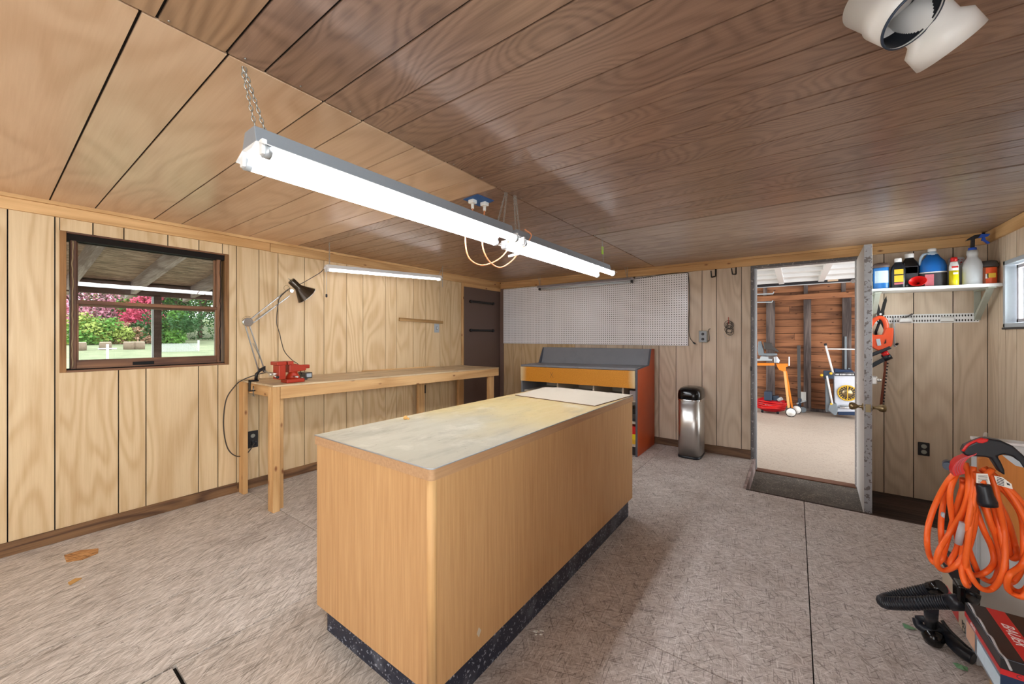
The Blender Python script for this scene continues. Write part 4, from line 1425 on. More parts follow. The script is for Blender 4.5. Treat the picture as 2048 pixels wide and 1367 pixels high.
# bracket arms at the left of the doorway
for k, (pa, pb, lb) in enumerate((((1500, 588), (1546, 587), 'upper pale steel bracket arm beyond the doorway'), ((1500, 601), (1544, 604), 'lower pale steel bracket arm beyond the doorway'))):
    a, b = PY(*pa, 7.4), PY(*pb, 7.4)
    tag(MB().bar(a + Vector((-.6, 0, 0)), b, .03, .018).bar(b, b + Vector((.012, 0, .03)), .03, .012).build('bracket_arm', 'tool_grey_light', bevel=.003), lb, 'bracket', 'bracket arms in the garage')
tag(MB().box((-.80, 7.37, -.12), (-.70, 7.43, 2.6)).build('steel_upright', 'tool_grey', bevel=.003), 'grey steel upright that carries the bracket arms', 'upright')

# mitre saw on its orange stand
SY = 8.2


def sp(a, b, y=SY): return PY(1500 + a / 7.59, 660 + b / 7.59, y)


t = thing('saw_stand', tuple(sp(620, 1310)), 'orange folding saw stand with white wheels in the garage', 'saw stand')
MB().bar(sp(-100, 515), sp(372, 515), .05, .045).build('rail', 'saw_orange', t, .006)
MB().prism([sp(a, b) for a, b in ((392, 505), (575, 505), (578, 545), (545, 560), (545, 620), (515, 640), (490, 620), (440, 600), (415, 560))], (0, .05, 0)).build('end_bracket', 'saw_orange', t, .006)
MB().bar(sp(525, 620, SY - .03), sp(590, 1185, SY - .03), .035, .035, (0, 1, 0)).build('leg', 'saw_orange_pale', t, .004)
MB().bar(sp(545, 620, SY + .05), sp(640, 1180, SY + .2), .03, .03, (0, 1, 0)).build('leg', 'saw_orange', t, .004)
MB().bar(sp(-60, 620, SY), sp(-120, 1240, SY - .05), .03, .03, (0, 1, 0)).build('leg', 'saw_orange', t, .004)
MB().prism([sp(a, b) for a, b in ((585, 400), (605, 400), (605, 540), (585, 540))], (0, .05, 0)).build('work_stop', 'chrome', t, .003)
wc = sp(617, 1250, SY - .03)
wz = -.122 + .079
for wx, wy in ((wc[0], SY - .06), (sp(700, 1160, SY + .3)[0], SY + .3)):
    wob = MB().lathe([(.079, 0), (.079, .03)], (wx, wy, wz), (0.15, -1, 0), 24).build('wheel', 'smoked_plastic', t, .004)
    MB().lathe([(.068, .0), (.066, .034), (.02, .036), (.018, .042), (.001, .042)], (wx, wy, wz), (0.15, -1, 0), 24).build('hub', 'label_white', wob)

t = thing('mitre_saw', tuple(sp(250, 490)), 'grey mitre saw mounted on the orange stand', 'saw')
MB().prism([sp(a, b, SY - .1) for a, b in ((40, 465), (335, 465), (330, 440), (280, 430), (270, 400), (160, 395), (150, 440), (40, 440))], (0, .3, 0)).build('base', 'tool_grey_light', t, .008)
MB().prism([sp(a, b, SY - .05) for a, b in ((125, 170), (165, 165), (185, 220), (205, 300), (210, 350), (410, 350), (415, 385), (300, 390), (130, 385), (115, 300))], (0, .12, 0)).build('motor_arm', 'tool_grey', t, .01)
MB().prism([sp(a, b, SY - .08) for a, b in ((200, 180), (330, 195), (350, 240), (440, 320), (420, 335), (340, 300), (215, 290))], (0, .16, 0)).build('blade_guard', 'smoked_plastic', t, .01)
MB().prism([sp(a, b, SY - .1) for a, b in ((360, 400), (410, 395), (455, 460), (440, 500), (370, 495))], (0, .06, 0)).build('lock_knob', 'chrome', t, .006)

# red compressor
t = thing('air_compressor', (sp(320, 1100)[0], 8.35, -.12), 'red air compressor with red hose under the saw stand', 'compressor')
c0 = sp(320, 1140, 8.35)
m = MB().lathe([(.001, -.225), (.09, -.2), (.13, -.1), (.135, 0), (.13, .1), (.09, .2), (.001, .225)], (c0[0], 8.35, .03), (1, 0, 0), 20, 1.0, 1.0)
m.build('tank', 'red_gloss', t)
MB().box((c0[0] - .1, 8.2, .11), (c0[0] + .02, 8.42, .27)).box((c0[0] + .02, 8.24, .11), (c0[0] + .12, 8.4, .2)).build('pump_cover', 'navy_plastic', t, .02, 3)
MB().cyl((c0[0] + .11, 8.25, .13), (c0[0] + .16, 8.22, .17), .03, 10).build('gauge', 'tool_grey_light', t)
m = MB()
for k in range(5):
    m.tube([Vector((c0[0] + math.cos(a) * (.25 - .012 * k), 8.33 + math.sin(a) * (.15 + .004 * k), .09 - .028 * k + .012 * math.sin(a * 2 + k))) for a in [2 * PI * j / 22 for j in range(22)]], .011, 6, closed=True)
m.build('hose', 'red_plastic', t)
m = MB()
for k in range(7):
    m.box((c0[0] - .085 + k * .022, 8.205, .022), (c0[0] - .085 + k * .022 + .015, 8.209, .045))
m.build('marking', 'print_white', t)
for dx in (-.13, .1):
    MB().cyl((c0[0] + dx, 8.3, -.12), (c0[0] + dx, 8.3, -.07), .02, 8).build('foot', 'black_plastic', t)

# steel bar, paper sheet, small tool at the wall
p = sp(740, 230, 8.86)
tag(MB().bar((p[0] + .01, 8.80, -.12), (p[0], 8.90, p[2]), .05, .03, (0, 1, 0)).build('steel_bar', 'smoked_plastic', bevel=.004), 'tall dark steel bar leaning on the plank wall', 'bar')
p0, p1 = sp(752, 930, 8.9), sp(850, 1075, 8.9)
tag(MB().box((p0[0], 8.88, p1[2]), (p1[0], 8.895, p0[2])).build('paper_box', 'label_white', bevel=.002), 'white flat box leaning on plank wall by the steel bar', 'box')
c = sp(770, 1050, 8.8)
t = thing('floor_jack', (c[0], 8.8, -.12), 'small dark blue jack on the garage floor beside steel bar', 'jack')
MB().box((c[0] - .08, 8.72, -.10), (c[0] + .06, 8.86, -.03)).cyl((c[0] - .02, 8.79, -.03), (c[0] - .01, 8.79, .12), .025, 10).build('body', 'navy_plastic', t, .006)
MB().cyl((c[0] + .03, 8.7, -.07), (c[0] + .03, 8.72, -.07), .05, 14).build('caster', 'tool_grey', t)
MB().bar((c[0] - .06, 8.78, .02), (c[0] + .08, 8.78, .09), .02, .02).build('arm', 'tool_grey_light', t, .003)
for k, xx in enumerate((.70, .745)):
    tag(MB().box((xx, 8.90, 0.2 - .1 * k), (xx + .03, 8.93, 1.25 - .55 * k)).build('channel_bar', 'tool_grey', bevel=.003), ('longer' if k == 0 else 'shorter') + ' grey channel bar fixed on the right hand stud', 'bar')

# folded portable table saw standing upright
TY2 = 8.5


def q2(a, b, y=TY2): return PY(1630 + a / 7.593, 660 + b / 7.593, y)


t = thing('folded_table_saw', tuple(q2(300, 1290)), 'folded white portable table saw with yellow wheel behind door', 'table saw')
MB().prism([q2(a, b) for a, b in ((285, 650), (700, 640), (720, 1240), (300, 1240))], (0, .22, 0)).build('body', 'bluegrey_body', t, .012)
MB().prism([q2(a, b, TY2 - .01) for a, b in ((300, 645), (640, 645), (640, 695), (300, 695))], (0, .01, 0)).build('name_strip', 'cabinet_dark', t)
m = MB()
for k in range(13):
    a = 312 + k * 21 + (6 if k > 2 else 0) + (6 if k > 7 else 0)
    m.prism([q2(a, 660, TY2 - .012), q2(a + 13, 660, TY2 - .012), q2(a + 13, 682, TY2 - .012), q2(a, 682, TY2 - .012)], (0, .002, 0))
m.build('marking', 'print_white', t)
MB().prism([q2(a, b, TY2 + .05) for a, b in ((290, 640), (600, 640), (560, 605), (410, 600), (295, 580))], (0, .2, 0)).build('cover_bag', 'box_blue', t, .01)
MB().prism([q2(a, b, TY2 - .03) for a, b in ((160, 700), (205, 700), (240, 1240), (165, 1240))], (0, .2, 0)).build('table_edge', 'tool_grey', t, .006)
MB().prism([q2(a, b, TY2 - .05) for a, b in ((130, 615), (245, 615), (285, 670), (285, 740), (200, 735), (130, 740))], (0, .1, 0)).build('hinge_block', 'navy_plastic', t, .008)
wc = q2(492, 952, TY2 - .01)
wob = MB().lathe([(.128, 0), (.132, .012), (.118, .022), (.113, .012), (.113, 0)], wc, (0, -1, 0), 30, cap=False).build('hand_wheel', 'yellow_plastic', t)
MB().lathe([(.001, .008), (.112, .008)], wc, (0, -1, 0), 30, cap=False).build('dark_disc', 'smoked_plastic', t)
MB().lathe([(.001, .016), (.075, .014), (.077, .008)], wc, (0, -1, 0), 6, cap=False).build('hex_plate', 'brass_old', t)
MB().box((wc[0] - .004, wc[1] - .024, wc[2] - .12), (wc[0] + .004, wc[1] - .016, wc[2] + .12)).build('spoke', 'yellow_plastic', t)
m = MB()
for k in range(18):
    a = 2 * PI * k / 18
    m.bar(wc + Vector((math.cos(a) * .082, -.014, math.sin(a) * .082)), wc + Vector((math.cos(a + .12) * .115, -.014, math.sin(a + .12) * .115)), .006, .008, (0, 1, 0))
m.build('grille', 'yellow_plastic', t)
MB().tube([q2(160, 225, TY2 - .06), q2(270, 640, TY2 - .05)], .016, 10).build('frame_tube', 'white_enamel', t)
MB().tube([q2(190, 285, TY2 - .06), q2(640, 290, TY2 - .06)], .011, 10).build('cross_tube', 'white_enamel', t)
MB().cyl(q2(155, 200, TY2 - .06), q2(162, 232, TY2 - .06), .02, 10).build('grip', 'black_plastic', t)
MB().tube([q2(180, 690, TY2 - .08), q2(270, 1150, TY2 - .08)], .014, 8).build('leg', 'white_enamel', t)
MB().tube([q2(195, 740, TY2 - .04), q2(255, 1120, TY2 - .04)], .010, 8).build('leg', 'tool_grey_light', t)
for a, b in ((100, 682), (240, 655), (250, 1122)):
    MB().lathe([(.022, 0), (.022, .02), (.01, .03)], q2(a, b, TY2 - .07), (0, -1, 0), 12).build('lock_knob', 'yellow_plastic', t)
MB().prism([q2(a, b, TY2 - .1) for a, b in ((215, 1130), (330, 1110), (350, 1200), (330, 1290), (290, 1290), (200, 1215))], (0, .14, 0)).build('foot_frame', 'tool_grey', t, .01)
MB().cyl(q2(330, 1170, TY2 - .05), q2(560, 1185, TY2 - .05), .014, 10).build('tube_lower', 'chrome', t)
MB().cyl(q2(380, 1145, TY2 - .03), q2(640, 1150, TY2 - .03), .014, 10).build('tube_upper', 'tool_grey_light', t)
MB().prism([q2(a, b) for a, b in ((350, 1235), (660, 1235), (660, 1292), (350, 1285))], (0, .2, 0)).build('base_skid', 'box_blue', t, .006)

# ================================================================== ISLAND COUNTER
IX0, IX1, JY0, JY1, IH = -1.622, -0.908, .818, 2.672, .841
isl = thing('counter_island', (-1.265, 1.745, 0), 'honey oak veneered counter island with worn top and dark plinth', 'counter')
e = .006
MB().box((IX0 + e, JY0 + e, .13), (IX1 - .02, JY0 + .022, .802)).build('end_panel', 'counter_oak', isl)
MB().box((IX0 + e, JY1 - .022, .13), (IX1 - .02, JY1 - e, .802)).build('end_panel', 'counter_oak', isl)
MB().box((IX1 - .022, JY0 + .018, .13), (IX1 - e, JY1 - e, .802)).build('side_panel', 'counter_oak', isl)
MB().box((IX0 + e, JY0 + .022, .13), (IX0 + .022, JY1 - .022, .802)).build('side_panel', 'counter_oak', isl)
MB().lathe([(.017, .13), (.017, .803)], (IX1 - .0215, JY0 + .0215, 0), (0, 0, 1), 20).build('corner_post', 'pine_z', isl)
m = MB()
r_ = .018
pts = [(IX0, JY0), (IX1 - r_, JY0)]
for k in range(1, 7):
    a = -PI / 2 + PI / 2 * k / 6
    pts.append((IX1 - r_ + r_ * math.cos(a), JY0 + r_ + r_ * math.sin(a)))
pts += [(IX1, JY1 - .004), (IX1 - .004, JY1), (IX0, JY1)]
MB().prism([(x, y, .802) for x, y in pts], (0, 0, .036)).build('edge_band', 'counter_oak_edge', isl)
MB().prism([(x, y, .838) for x, y in pts], (0, 0, .003)).build('worktop', 'worn_laminate', isl, origin=None)
MB().tube([(x, y, .8392) for x, y in [(IX0, JY0)] + pts[1:8] + [(IX1, JY1 - .002)]], .0022, 6).build('edge_strip', 'silver_trim', isl)
MB().box((IX0 + .012, JY0 + .047, 0), (IX1 - .030, JY1 - .02, .13)).build('toe_kick', 'speckled_vinyl', isl)
c = PX(960, 1265, IX1)
MB().prism([(IX1 - e, c[1] - .011, c[2]), (IX1 - e, c[1], c[2] - .018), (IX1 - e, c[1] + .013, c[2]), (IX1 - e, c[1], c[2] + .018)], (.0008, 0, 0)).build('chip_mark', 'beige_box', isl)

hbp = [PZ(x, y, .8415) for x, y in ((1030.5, 790.6), (1088, 775), (1122, 776), (1266, 790.6), (1190, 812.5))]
hbt = thing('hardboard_sheet', tuple(hbp[0]), 'pale thin hardboard sheet lying on far end of island', 'board')
MB().prism(hbp, (0, 0, .0045)).build('sheet', 'hardboard_edge', hbt)
c_ = sum(hbp, Vector()) / len(hbp)
MB().prism([c_ + (p - c_) * .996 + Vector((0, 0, .0045)) for p in hbp], (0, 0, .0006)).build('face', 'hardboard', hbt)
c = PZ(811, 838, .8412)
tag(MB().lathe([(.008, 0), (.012, .006), (.009, .014), (.003, .018)], c, (0, 0, 1), 7, smooth=False).lathe([(.005, 0), (.006, .005), (.002, .009)], c + Vector((.014, .006, 0)), (0, 0, 1), 6, smooth=False).build('foam_crumb', 'chip_wood'), 'small yellowish crumb of foam on the island top', 'crumb')

# ================================================================== WORKBENCH
bn = thing('workbench', (-3.3, 2.5, 0), 'long pine workbench with worn top along the left wall', 'workbench')
BX0, BX1, BY0, BY1 = XL + .022, -2.975, 1.205, 3.79


def bz_(y): return .905 - (y - BY0) / (BY1 - BY0) * .040


def slab(x0, x1, y0, y1, top, th_, nm, mt, bev=.002):
    a, b = bz_(y0), bz_(y1)
    return MB().hexa([(x0, y0, a + top - th_), (x1, y0, a + top - th_), (x1, y1, b + top - th_), (x0, y1, b + top - th_)], [(x0, y0, a + top), (x1, y0, a + top), (x1, y1, b + top), (x0, y1, b + top)]).build(nm, mt, bn, bev)


slab(BX0, BX1, BY0, BY1, 0, .012, 'top', 'bench_top', .001)
slab(BX1 - .04, BX1 - .002, BY0 + .05, BY1 - .003, -.0125, .088, 'front_rail', 'pine_y')
slab(BX0, BX0 + .038, BY0 + .02, BY1 - .003, -.0125, .088, 'back_rail', 'pine_y')
slab(BX0 + .1, BX1 - .085, BY0 + .04, BY0 + .078, -.0125, .088, 'end_rail', 'pine_x')
slab(BX0 + .04, BX1 - .045, BY1 - .045, BY1 - .01, -.0125, .088, 'end_rail', 'pine_x')
slab(BX0, BX0 + .012, 2.3, 3.3, .012, .0115, 'back_lath', 'pine_y')
for (x0, x1, y0, y1, dz) in ((BX1 - .083, BX1 - .0415, BY0 + .0, BY0 + .088, 0), (BX0 + .0, BX0 + .088, BY0 + .005, BY0 + .038, 0), (BX1 - .083, BX1 - .0415, BY1 - .14, BY1 - .05, 0), (BX0 + .04, BX0 + .078, 2.985, 3.073, 0), (BX0 + .04, BX0 + .078, BY1 - .14, BY1 - .05, 0)):
    MB().box((x0, y0, 0.0005), (x1, y1, bz_((y0 + y1) / 2) - .0135)).build('leg', 'pine_z', bn, .002)
MB().box((BX1 - .041, BY0 + .002, .0005), (BX1 - .003, BY0 + .048, bz_(BY0) - .0135)).build('leg', 'pine_z', bn, .002)

# vise
VX, VY = -3.10, 1.36
vz = bz_(VY) + .0006
vs = thing('bench_vise', (VX, VY, vz), 'red bench vise with steel handle bolted near bench end', 'vise')
MB().box((VX - .055, VY - .03, vz), (VX + .055, VY + .10, vz + .028)).build('base', 'red_vise', vs, .006)
MB().lathe([(.05, .028), (.045, .05), (.032, .07), (.03, .09)], (VX, VY + .035, vz), (0, 0, 1), 20).build('swivel', 'red_vise', vs)
MB().prism([(VX - .035, VY - .005, vz + .075), (VX - .035, VY + .12, vz + .085), (VX - .035, VY + .12, vz + .115), (VX - .035, VY + .045, vz + .14), (VX - .035, VY - .005, vz + .14)], (.07, 0, 0)).build('body', 'red_vise', vs, .006)
MB().box((VX - .05, VY - .022, vz + .135), (VX + .05, VY + .02, vz + .162)).build('fixed_jaw', 'red_vise', vs, .004)
MB().box((VX - .05, VY - .085, vz + .03), (VX + .05, VY - .035, vz + .145)).build('front_jaw', 'red_vise', vs, .006)
MB().box((VX - .055, VY - .10, vz + .135), (VX + .055, VY - .032, vz + .162)).build('jaw_top', 'red_vise', vs, .004)
MB().box((VX + .03, VY + .085, vz + .10), (VX - .03, VY + .15, vz + .128)).build('anvil', 'red_vise', vs, .006)
MB().cyl((VX, VY - .13, vz + .07), (VX, VY - .03, vz + .07), .014, 14).build('screw', 'steel', vs)
MB().cyl((VX + .10, VY - .115, vz + .055), (VX - .12, VY - .115, vz + .09), .0065, 10).build('handle_bar', 'steel', vs)
for s_, zz in ((.10, .055), (-.12, .09)):
    MB().lathe([(.001, -.01), (.010, -.006), (.010, .006), (.001, .01)], (VX + s_, VY - .115, vz + zz), (1, 0, 0), 10).build('ball_end', 'cabinet_dark', vs)
MB().cyl((VX + .03, VY + .02, vz + .045), (VX + .09, VY + .03, vz + .045), .007, 8).build('lock_lever', 'steel', vs)
for sx_ in (-.04, .04):
    MB().lathe([(.009, 0), (.009, .006)], (VX + sx_, VY + .085, vz + .028), (0, 0, 1), 6).build('bolt', 'steel', vs)

# power strip block behind the vise
pp = PZ(608, 745, .905)
psx, psy = -3.38, 1.62
pz = bz_(psy) + .0006
ps = thing('power_adapter', (psx, psy, pz), 'grey cord adapter block lying on bench behind red vise', 'adapter')
MB().box((psx - .06, psy - .03, pz), (psx + .07, psy + .03, pz + .05)).build('block', 'smoked_plastic', ps, .006)
MB().box((psx + .0705, psy - .02, pz + .01), (psx + .073, psy + .02, pz + .04)).build('socket_face', 'grey_plate', ps)
MB().box((psx + .09, psy - .12, pz), (psx + .17, psy - .06, pz + .022)).build('clamp_pad', 'cabinet_dark', ps, .004)

# ---- spring-arm lamp
LX = -3.36


def lp(px, py, x=LX): return PX(px, py, x)


def lpc(a, b, x=LX): return PX(470 + a / 5.694, 540 + b / 5.694, x)


la = thing('desk_lamp', tuple(lpc(275, 1200)), 'black spring arm lamp clamped at left end of bench', 'lamp')
bzp = bz_(1.22) + .001
cpt = lpc(278, 1225)
cb = Vector((LX, BY0 + .03, bzp))
MB().box((LX - .015, BY0 - .012, bzp - .075), (LX + .015, BY0 + .028, bzp - .066)).box((LX - .015, BY0 - .012, bzp - .075), (LX + .015, BY0 - .004, bzp + .012)).box((LX - .015, BY0 - .012, bzp), (LX + .015, BY0 + .05, bzp + .012)).build('clamp', 'black_iron', la, .002)
MB().cyl((LX, BY0 + .018, bzp - .11), (LX, BY0 + .018, bzp - .035), .005, 8).box((LX - .02, BY0 + .014, bzp - .114), (LX + .02, BY0 + .022, bzp - .108)).build('clamp_screw', 'zinc_chain', la)
base = Vector((LX, BY0 + .036, bzp + .012))
p_base = Vector((LX, lpc(280, 1140)[1], bzp + .075))
MB().tube([base, base + Vector((0, .004, .045)), p_base], [.012, .011, .009], 10).build('post', 'black_iron', la)
el = lpc(145, 590)
MB().bar(p_base + Vector((0, -.006, 0)), lpc(112, 612), .008, .008, (1, 0, 0)).bar(p_base + Vector((0, .03, .02)), lpc(165, 632), .008, .008, (1, 0, 0)).build('lower_arm', 'arm_steel', la, .001)
MB().prism([p_base + Vector((-.008, -.014, -.01)), p_base + Vector((-.008, .04, .01)), p_base + Vector((-.008, .04, .04)), p_base + Vector((-.008, -.01, .015))], (.016, 0, 0)).build('base_hinge', 'black_iron', la, .002)
MB().lathe([(.034, -.012), (.034, .012)], el, (1, 0, 0), 18).build('elbow', 'chrome', la, .003)
MB().tube([el + Vector((.014, math.cos(a) * .038 - .004, math.sin(a) * .038 + .006)) for a in [PI * (.35 + .75 * k / 10) for k in range(11)]], .0016, 5).build('wire_ring', 'brass_old', la)
e1, e2 = lpc(175, 560), lpc(205, 600)
h1, h2 = lpc(610, 215), lpc(640, 255)
MB().bar(e1, h1, .008, .009, (1, 0, 0)).bar(e2, lpc(622, 290), .008, .009, (1, 0, 0)).build('upper_arm', 'arm_steel', la, .001)
m = MB()
for (a, b) in ((lpc(225, 565), lpc(420, 430)), (lpc(200, 830), lpc(285, 1010))):
    d = (b - a)
    n_ = 26
    pts = []
    for i in range(n_ * 4):
        t_ = i / (n_ * 4 - 1)
        an = t_ * n_ * 2 * PI
        nrm = Vector((0, -d.z, d.y)).normalized()
        pts.append(a + d * t_ + nrm * (.005 * math.cos(an)) + Vector((.005 * math.sin(an) + .01, 0, 0)))
    m.tube(pts, .0012, 4)
m.build('spring', 'zinc_chain', la)
MB().lathe([(.014, -.012), (.014, .012)], lpc(640, 235), (1, 0, 0), 12).build('head_joint', 'chrome', la)
# shade: cylinder socket and flared cone pointing down-right
apex = lpc(650, 130)
mouth = lpc(818, 290)
axd = (mouth - apex).normalized()
L = (mouth - apex).length
MB().lathe([(.026, -.012), (.030, -.006), (.030, .06), (.036, .075), (.088, L)], apex, axd, 24, cap=False).build('shade', 'bronze_shade', la)
MB().lathe([(.001, -.012), (.026, -.012)], apex, axd, 24, cap=False).build('shade_cap', 'black_gloss', la)
MB().lathe([(.087, L - .001), (.0865, L - .002), (.034, .075)], apex, axd, 24, cap=False).build('shade_lining', 'chrome', la)
MB().lathe([(.0885, L - .003), (.09, L), (.087, L + .001)], apex, axd, 24, cap=False).build('rim', 'steel', la)
MB().cyl(apex - axd * .012, apex - axd * .03 + Vector((0, -.006, .002)), .003, 6).build('switch', 'zinc_chain', la)
MB().tube([lpc(590, 205) + Vector((0, math.cos(a) * .022, math.sin(a) * .022)) for a in [2 * PI * k / 14 for k in range(14)]], .0016, 5, closed=True).build('pull_ring', 'brass_old', la)
cordp = [lpc(620, 205), lpc(560, 255), lpc(500, 320), lpc(482, 400), lpc(468, 520), lpc(470, 620), lpc(500, 720), lpc(525, 830), lpc(560, 930), lpc(640, 1020), lpc(720, 1080)]
cordp = [p + Vector((.012, 0, 0)) for p in cordp] + [Vector((psx - .0, psy - .03, pz + .03))]
MB().tube(smooth_path(cordp, 6), .0032, 6).build('cord', 'brown_cord', la)

# cord from the bench light to the lamp head, and bench cord drooping to the outlet
FXL = -3.25
fz0, fz1 = 1.868, 1.940
cc = [lpc(725, 168), lpc(800, 128), lpc(900, 70), lpc(985, 15), Vector((FXL - .01, 1.735, 1.86))]
MB().tube(smooth_path(cc, 5), .0032, 6).build('light_cord', 'brown_cord', la)
oy = 1.315
cc = [Vector((psx - .06, psy - .01, pz + .02)), Vector((-3.42, 1.50, pz + .012)), PX(545, 745, -3.4), PX(520, 747, -3.45), Vector((-3.48, 1.19, bz_(1.2) + .006)), Vector((-3.52, 1.15, .86)), PX(452, 800, -3.55), PX(447, 850, -3.57), PX(455, 895, -3.58), PX(474, 912, -3.58), PX(495, 905, -3.59), Vector((XL + .045, 1.312, .375))]
MB().tube(smooth_path(cc, 6), .0042, 6).build('drooping_cord', 'brown_cord', ps)
oo = thing('wall_outlet', (XL, oy, .33), 'dark open wall outlet behind the bench legs', 'outlet')
MB().box((XL - .0005, 1.278, .33), (XL + .006, 1.355, .47)).build('plate', 'outlet_dark', oo, .004)
for zz in (.372, .43):
    MB().lathe([(.017, 0), (.015, .004)], (XL + .006, oy, zz), (1, 0, 0), 14).build('socket', 'outlet_metal', oo)
MB().box((XL + .0105, 1.298, .358), (XL + .045, 1.33, .388)).build('plug', 'black_plastic', oo, .004)

# small stick shelf and grey switch on the left wall, lower wall outlet under bench
tag(MB().bar((XL + .013, 2.778, 1.446), (XL + .013, 3.447, 1.430), .022, .036).build('wall_cleat', 'stick_wood', bevel=.002), 'short wooden cleat nailed to left wall above the bench', 'cleat')
sw = thing('light_switch', (XL, 3.354, 1.30), 'small grey switch plate under the wooden cleat', 'switch')
MB().box((XL, 3.315, 1.30), (XL + .005, 3.395, 1.408)).build('plate', 'grey_plate', sw, .003)
MB().box((XL + .005, 3.35, 1.345), (XL + .014, 3.36, 1.365)).build('toggle', 'white_enamel', sw, .001)
MB().box((XL + .002, 3.347, 1.338), (XL + .0062, 3.363, 1.372)).build('slot', 'smoked_plastic', sw)
u_ = thing('wall_outlet', (XL, 3.13, .56), 'dark wall outlet under bench by the middle leg', 'outlet')
MB().box((XL - .0005, 3.115, .56), (XL + .008, 3.175, .66)).build('plate', 'outlet_dark', u_, .003)
MB().lathe([(.015, 0), (.013, .004)], (XL + .008, 3.145, .61), (1, 0, 0), 12).build('socket', 'smoked_plastic', u_)

# ================================================================== BENCH LIGHT (single lit batten)
bl = thing('led_batten', (FXL, 2.4, 1.85), 'slim lit strip light hanging above the workbench', 'light fixture')
ya, yb = 1.735, 3.055
a3, b3 = Vector((FXL, ya, fz0)), Vector((FXL, yb, fz1))
MB().hexa([a3 + Vector((-.045, 0, -.035)), a3 + Vector((.045, 0, -.035)), b3 + Vector((.045, 0, -.035)), b3 + Vector((-.045, 0, -.035))], [a3 + Vector((-.022, 0, 0)), a3 + Vector((.022, 0, 0)), b3 + Vector((.022, 0, 0)), b3 + Vector((-.022, 0, 0))]).build('housing', 'white_enamel', bl, .002)
MB().cyl(a3 + Vector((.005, .02, -.047)), b3 + Vector((.005, -.02, -.047)), .008, 12).build('tube', 'lit_led', bl)
for p_ in (a3, b3):
    s_ = 1 if p_ is a3 else -1
    MB().box(p_ + Vector((-.025, 0, -.06)), p_ + Vector((.025, .019 * s_, -.028))).build('end_cap', 'white_paint', bl, .002)
chain((FXL, ya + .03, fz0), (FXL, ya + .03, ZC), bl)
chain((FXL, yb - .02, fz1), (FXL, yb + .05, ZC), bl)
p_ = Vector((FXL + .03, ya - .012, fz0 - .02))
MB().tube([p_, p_ + Vector((0, 0, -.1)), p_ + Vector((0, 0, -.235))], .0015, 4).build('pull_cord', 'bottle_grey', bl)
MB().lathe([(.004, 0), (.008, .006), (.008, .026), (.004, .03)], p_ + Vector((0, 0, -.265)), (0, 0, 1), 10).build('pull_knob', 'black_plastic', bl)
p_ = Vector((FXL + .03, yb + .01, fz1))
chain(p_ + Vector((0, 0, .09)), p_ + Vector((0, 0, -.13)), bl, 'spare_chain')

# ================================================================== MAIN SHOP LIGHTS (two in line, lit)
def shoplight(y0, y1, zt_, label, first):
    xm = -1.345
    s = thing('shop_light', (xm, (y0 + y1) / 2, zt_ - .1), label, 'light fixture', 'twin tube shop lights hung in line over the island')
    L_ = y1 - y0
    prof = [(-.045, 0), (.045, 0), (.052, -.048), (.0, -.048), (-.052, -.048)]
    MB().prism([(xm + a, y0, zt_ + b) for a, b in ((-.040, 0), (.032, 0), (.046, -.05), (-.060, -.05))], (0, L_, 0)).build('housing', 'galvanised', s, .002)
    # flared reflector wings, white inside
    for s_ in (-1, 1):
        x0_, x1_ = (xm + .046, xm + .098) if s_ > 0 else (xm - .060, xm - .112)
        MB().add([(x0_, y0, zt_ - .0505), (x1_, y0, zt_ - .072), (x1_, y1, zt_ - .072), (x0_, y1, zt_ - .0505), (x0_, y0, zt_ - .053), (x1_, y0, zt_ - .0745), (x1_, y1, zt_ - .0745), (x0_, y1, zt_ - .053)],
                 [(0, 3, 2, 1), (4, 5, 6, 7), (0, 1, 5, 4), (1, 2, 6, 5), (2, 3, 7, 6), (3, 0, 4, 7)]).build('reflector_wing', 'white_enamel', s)
    MB().prism([(xm + a, y0, zt_ + b) for a, b in ((-.058, -.0505), (.045, -.0505), (.015, -.064), (-.028, -.064))], (0, L_, 0)).build('reflector_centre', 'white_enamel', s)
    for s_ in (-1, 1):
        xt = xm + (.066 if s_ > 0 else -.078)
        MB().cyl((xt, y0 + .03, zt_ - .082), (xt, y1 - .03, zt_ - .082), .0185, 18).build('fluorescent_tube', 'lit_tube', s)
        for yy, d_ in ((y0 + .012, 1), (y1 - .012, -1)):
            MB().lathe([(.021, 0), (.021, .018)], (xt, yy, zt_ - .082), (0, d_, 0), 18).build('socket', 'silver_trim', s)
            MB().box((xt - .012, yy - .008, zt_ - .095), (xt + .012, yy + .006, zt_ - .05)).build('socket_holder', 'white_enamel', s, .002)
    return s


s1 = shoplight(.48, 1.795, 1.888, 'nearer of two twin tube shop lights hanging over island', True)
s2 = shoplight(1.845, 3.25, 1.880, 'farther of two twin tube shop lights, towards the end wall', False)
chain((-1.352, .50, 1.888), (-1.348, .46, ZC), s1)
chain((-1.335, .52, 1.888), (-1.340, .462, ZC), s1)
chain((-1.345, 1.70, 1.888), (-1.315, 1.735, ZC), s1)
chain((-1.335, 1.74, 1.888), (-1.312, 1.745, ZC), s1)
chain((-1.345, 1.875, 1.88), (-1.303, 1.80, ZC), s2)
chain((-1.335, 1.90, 1.88), (-1.300, 1.81, ZC), s2)
chain((-1.33, 3.15, 1.88), (-1.309, 3.07, ZC), s2)
p_ = PX(1205, 500, -1.32)
tag(MB().box((p_[0], p_[1] - .02, p_[2] - .035), (p_[0] + .002, p_[1] + .02, p_[2] + .03)).build('hang_tag', 'label_green'), 'small green card tag tied to the chain of farther light', 'tag')

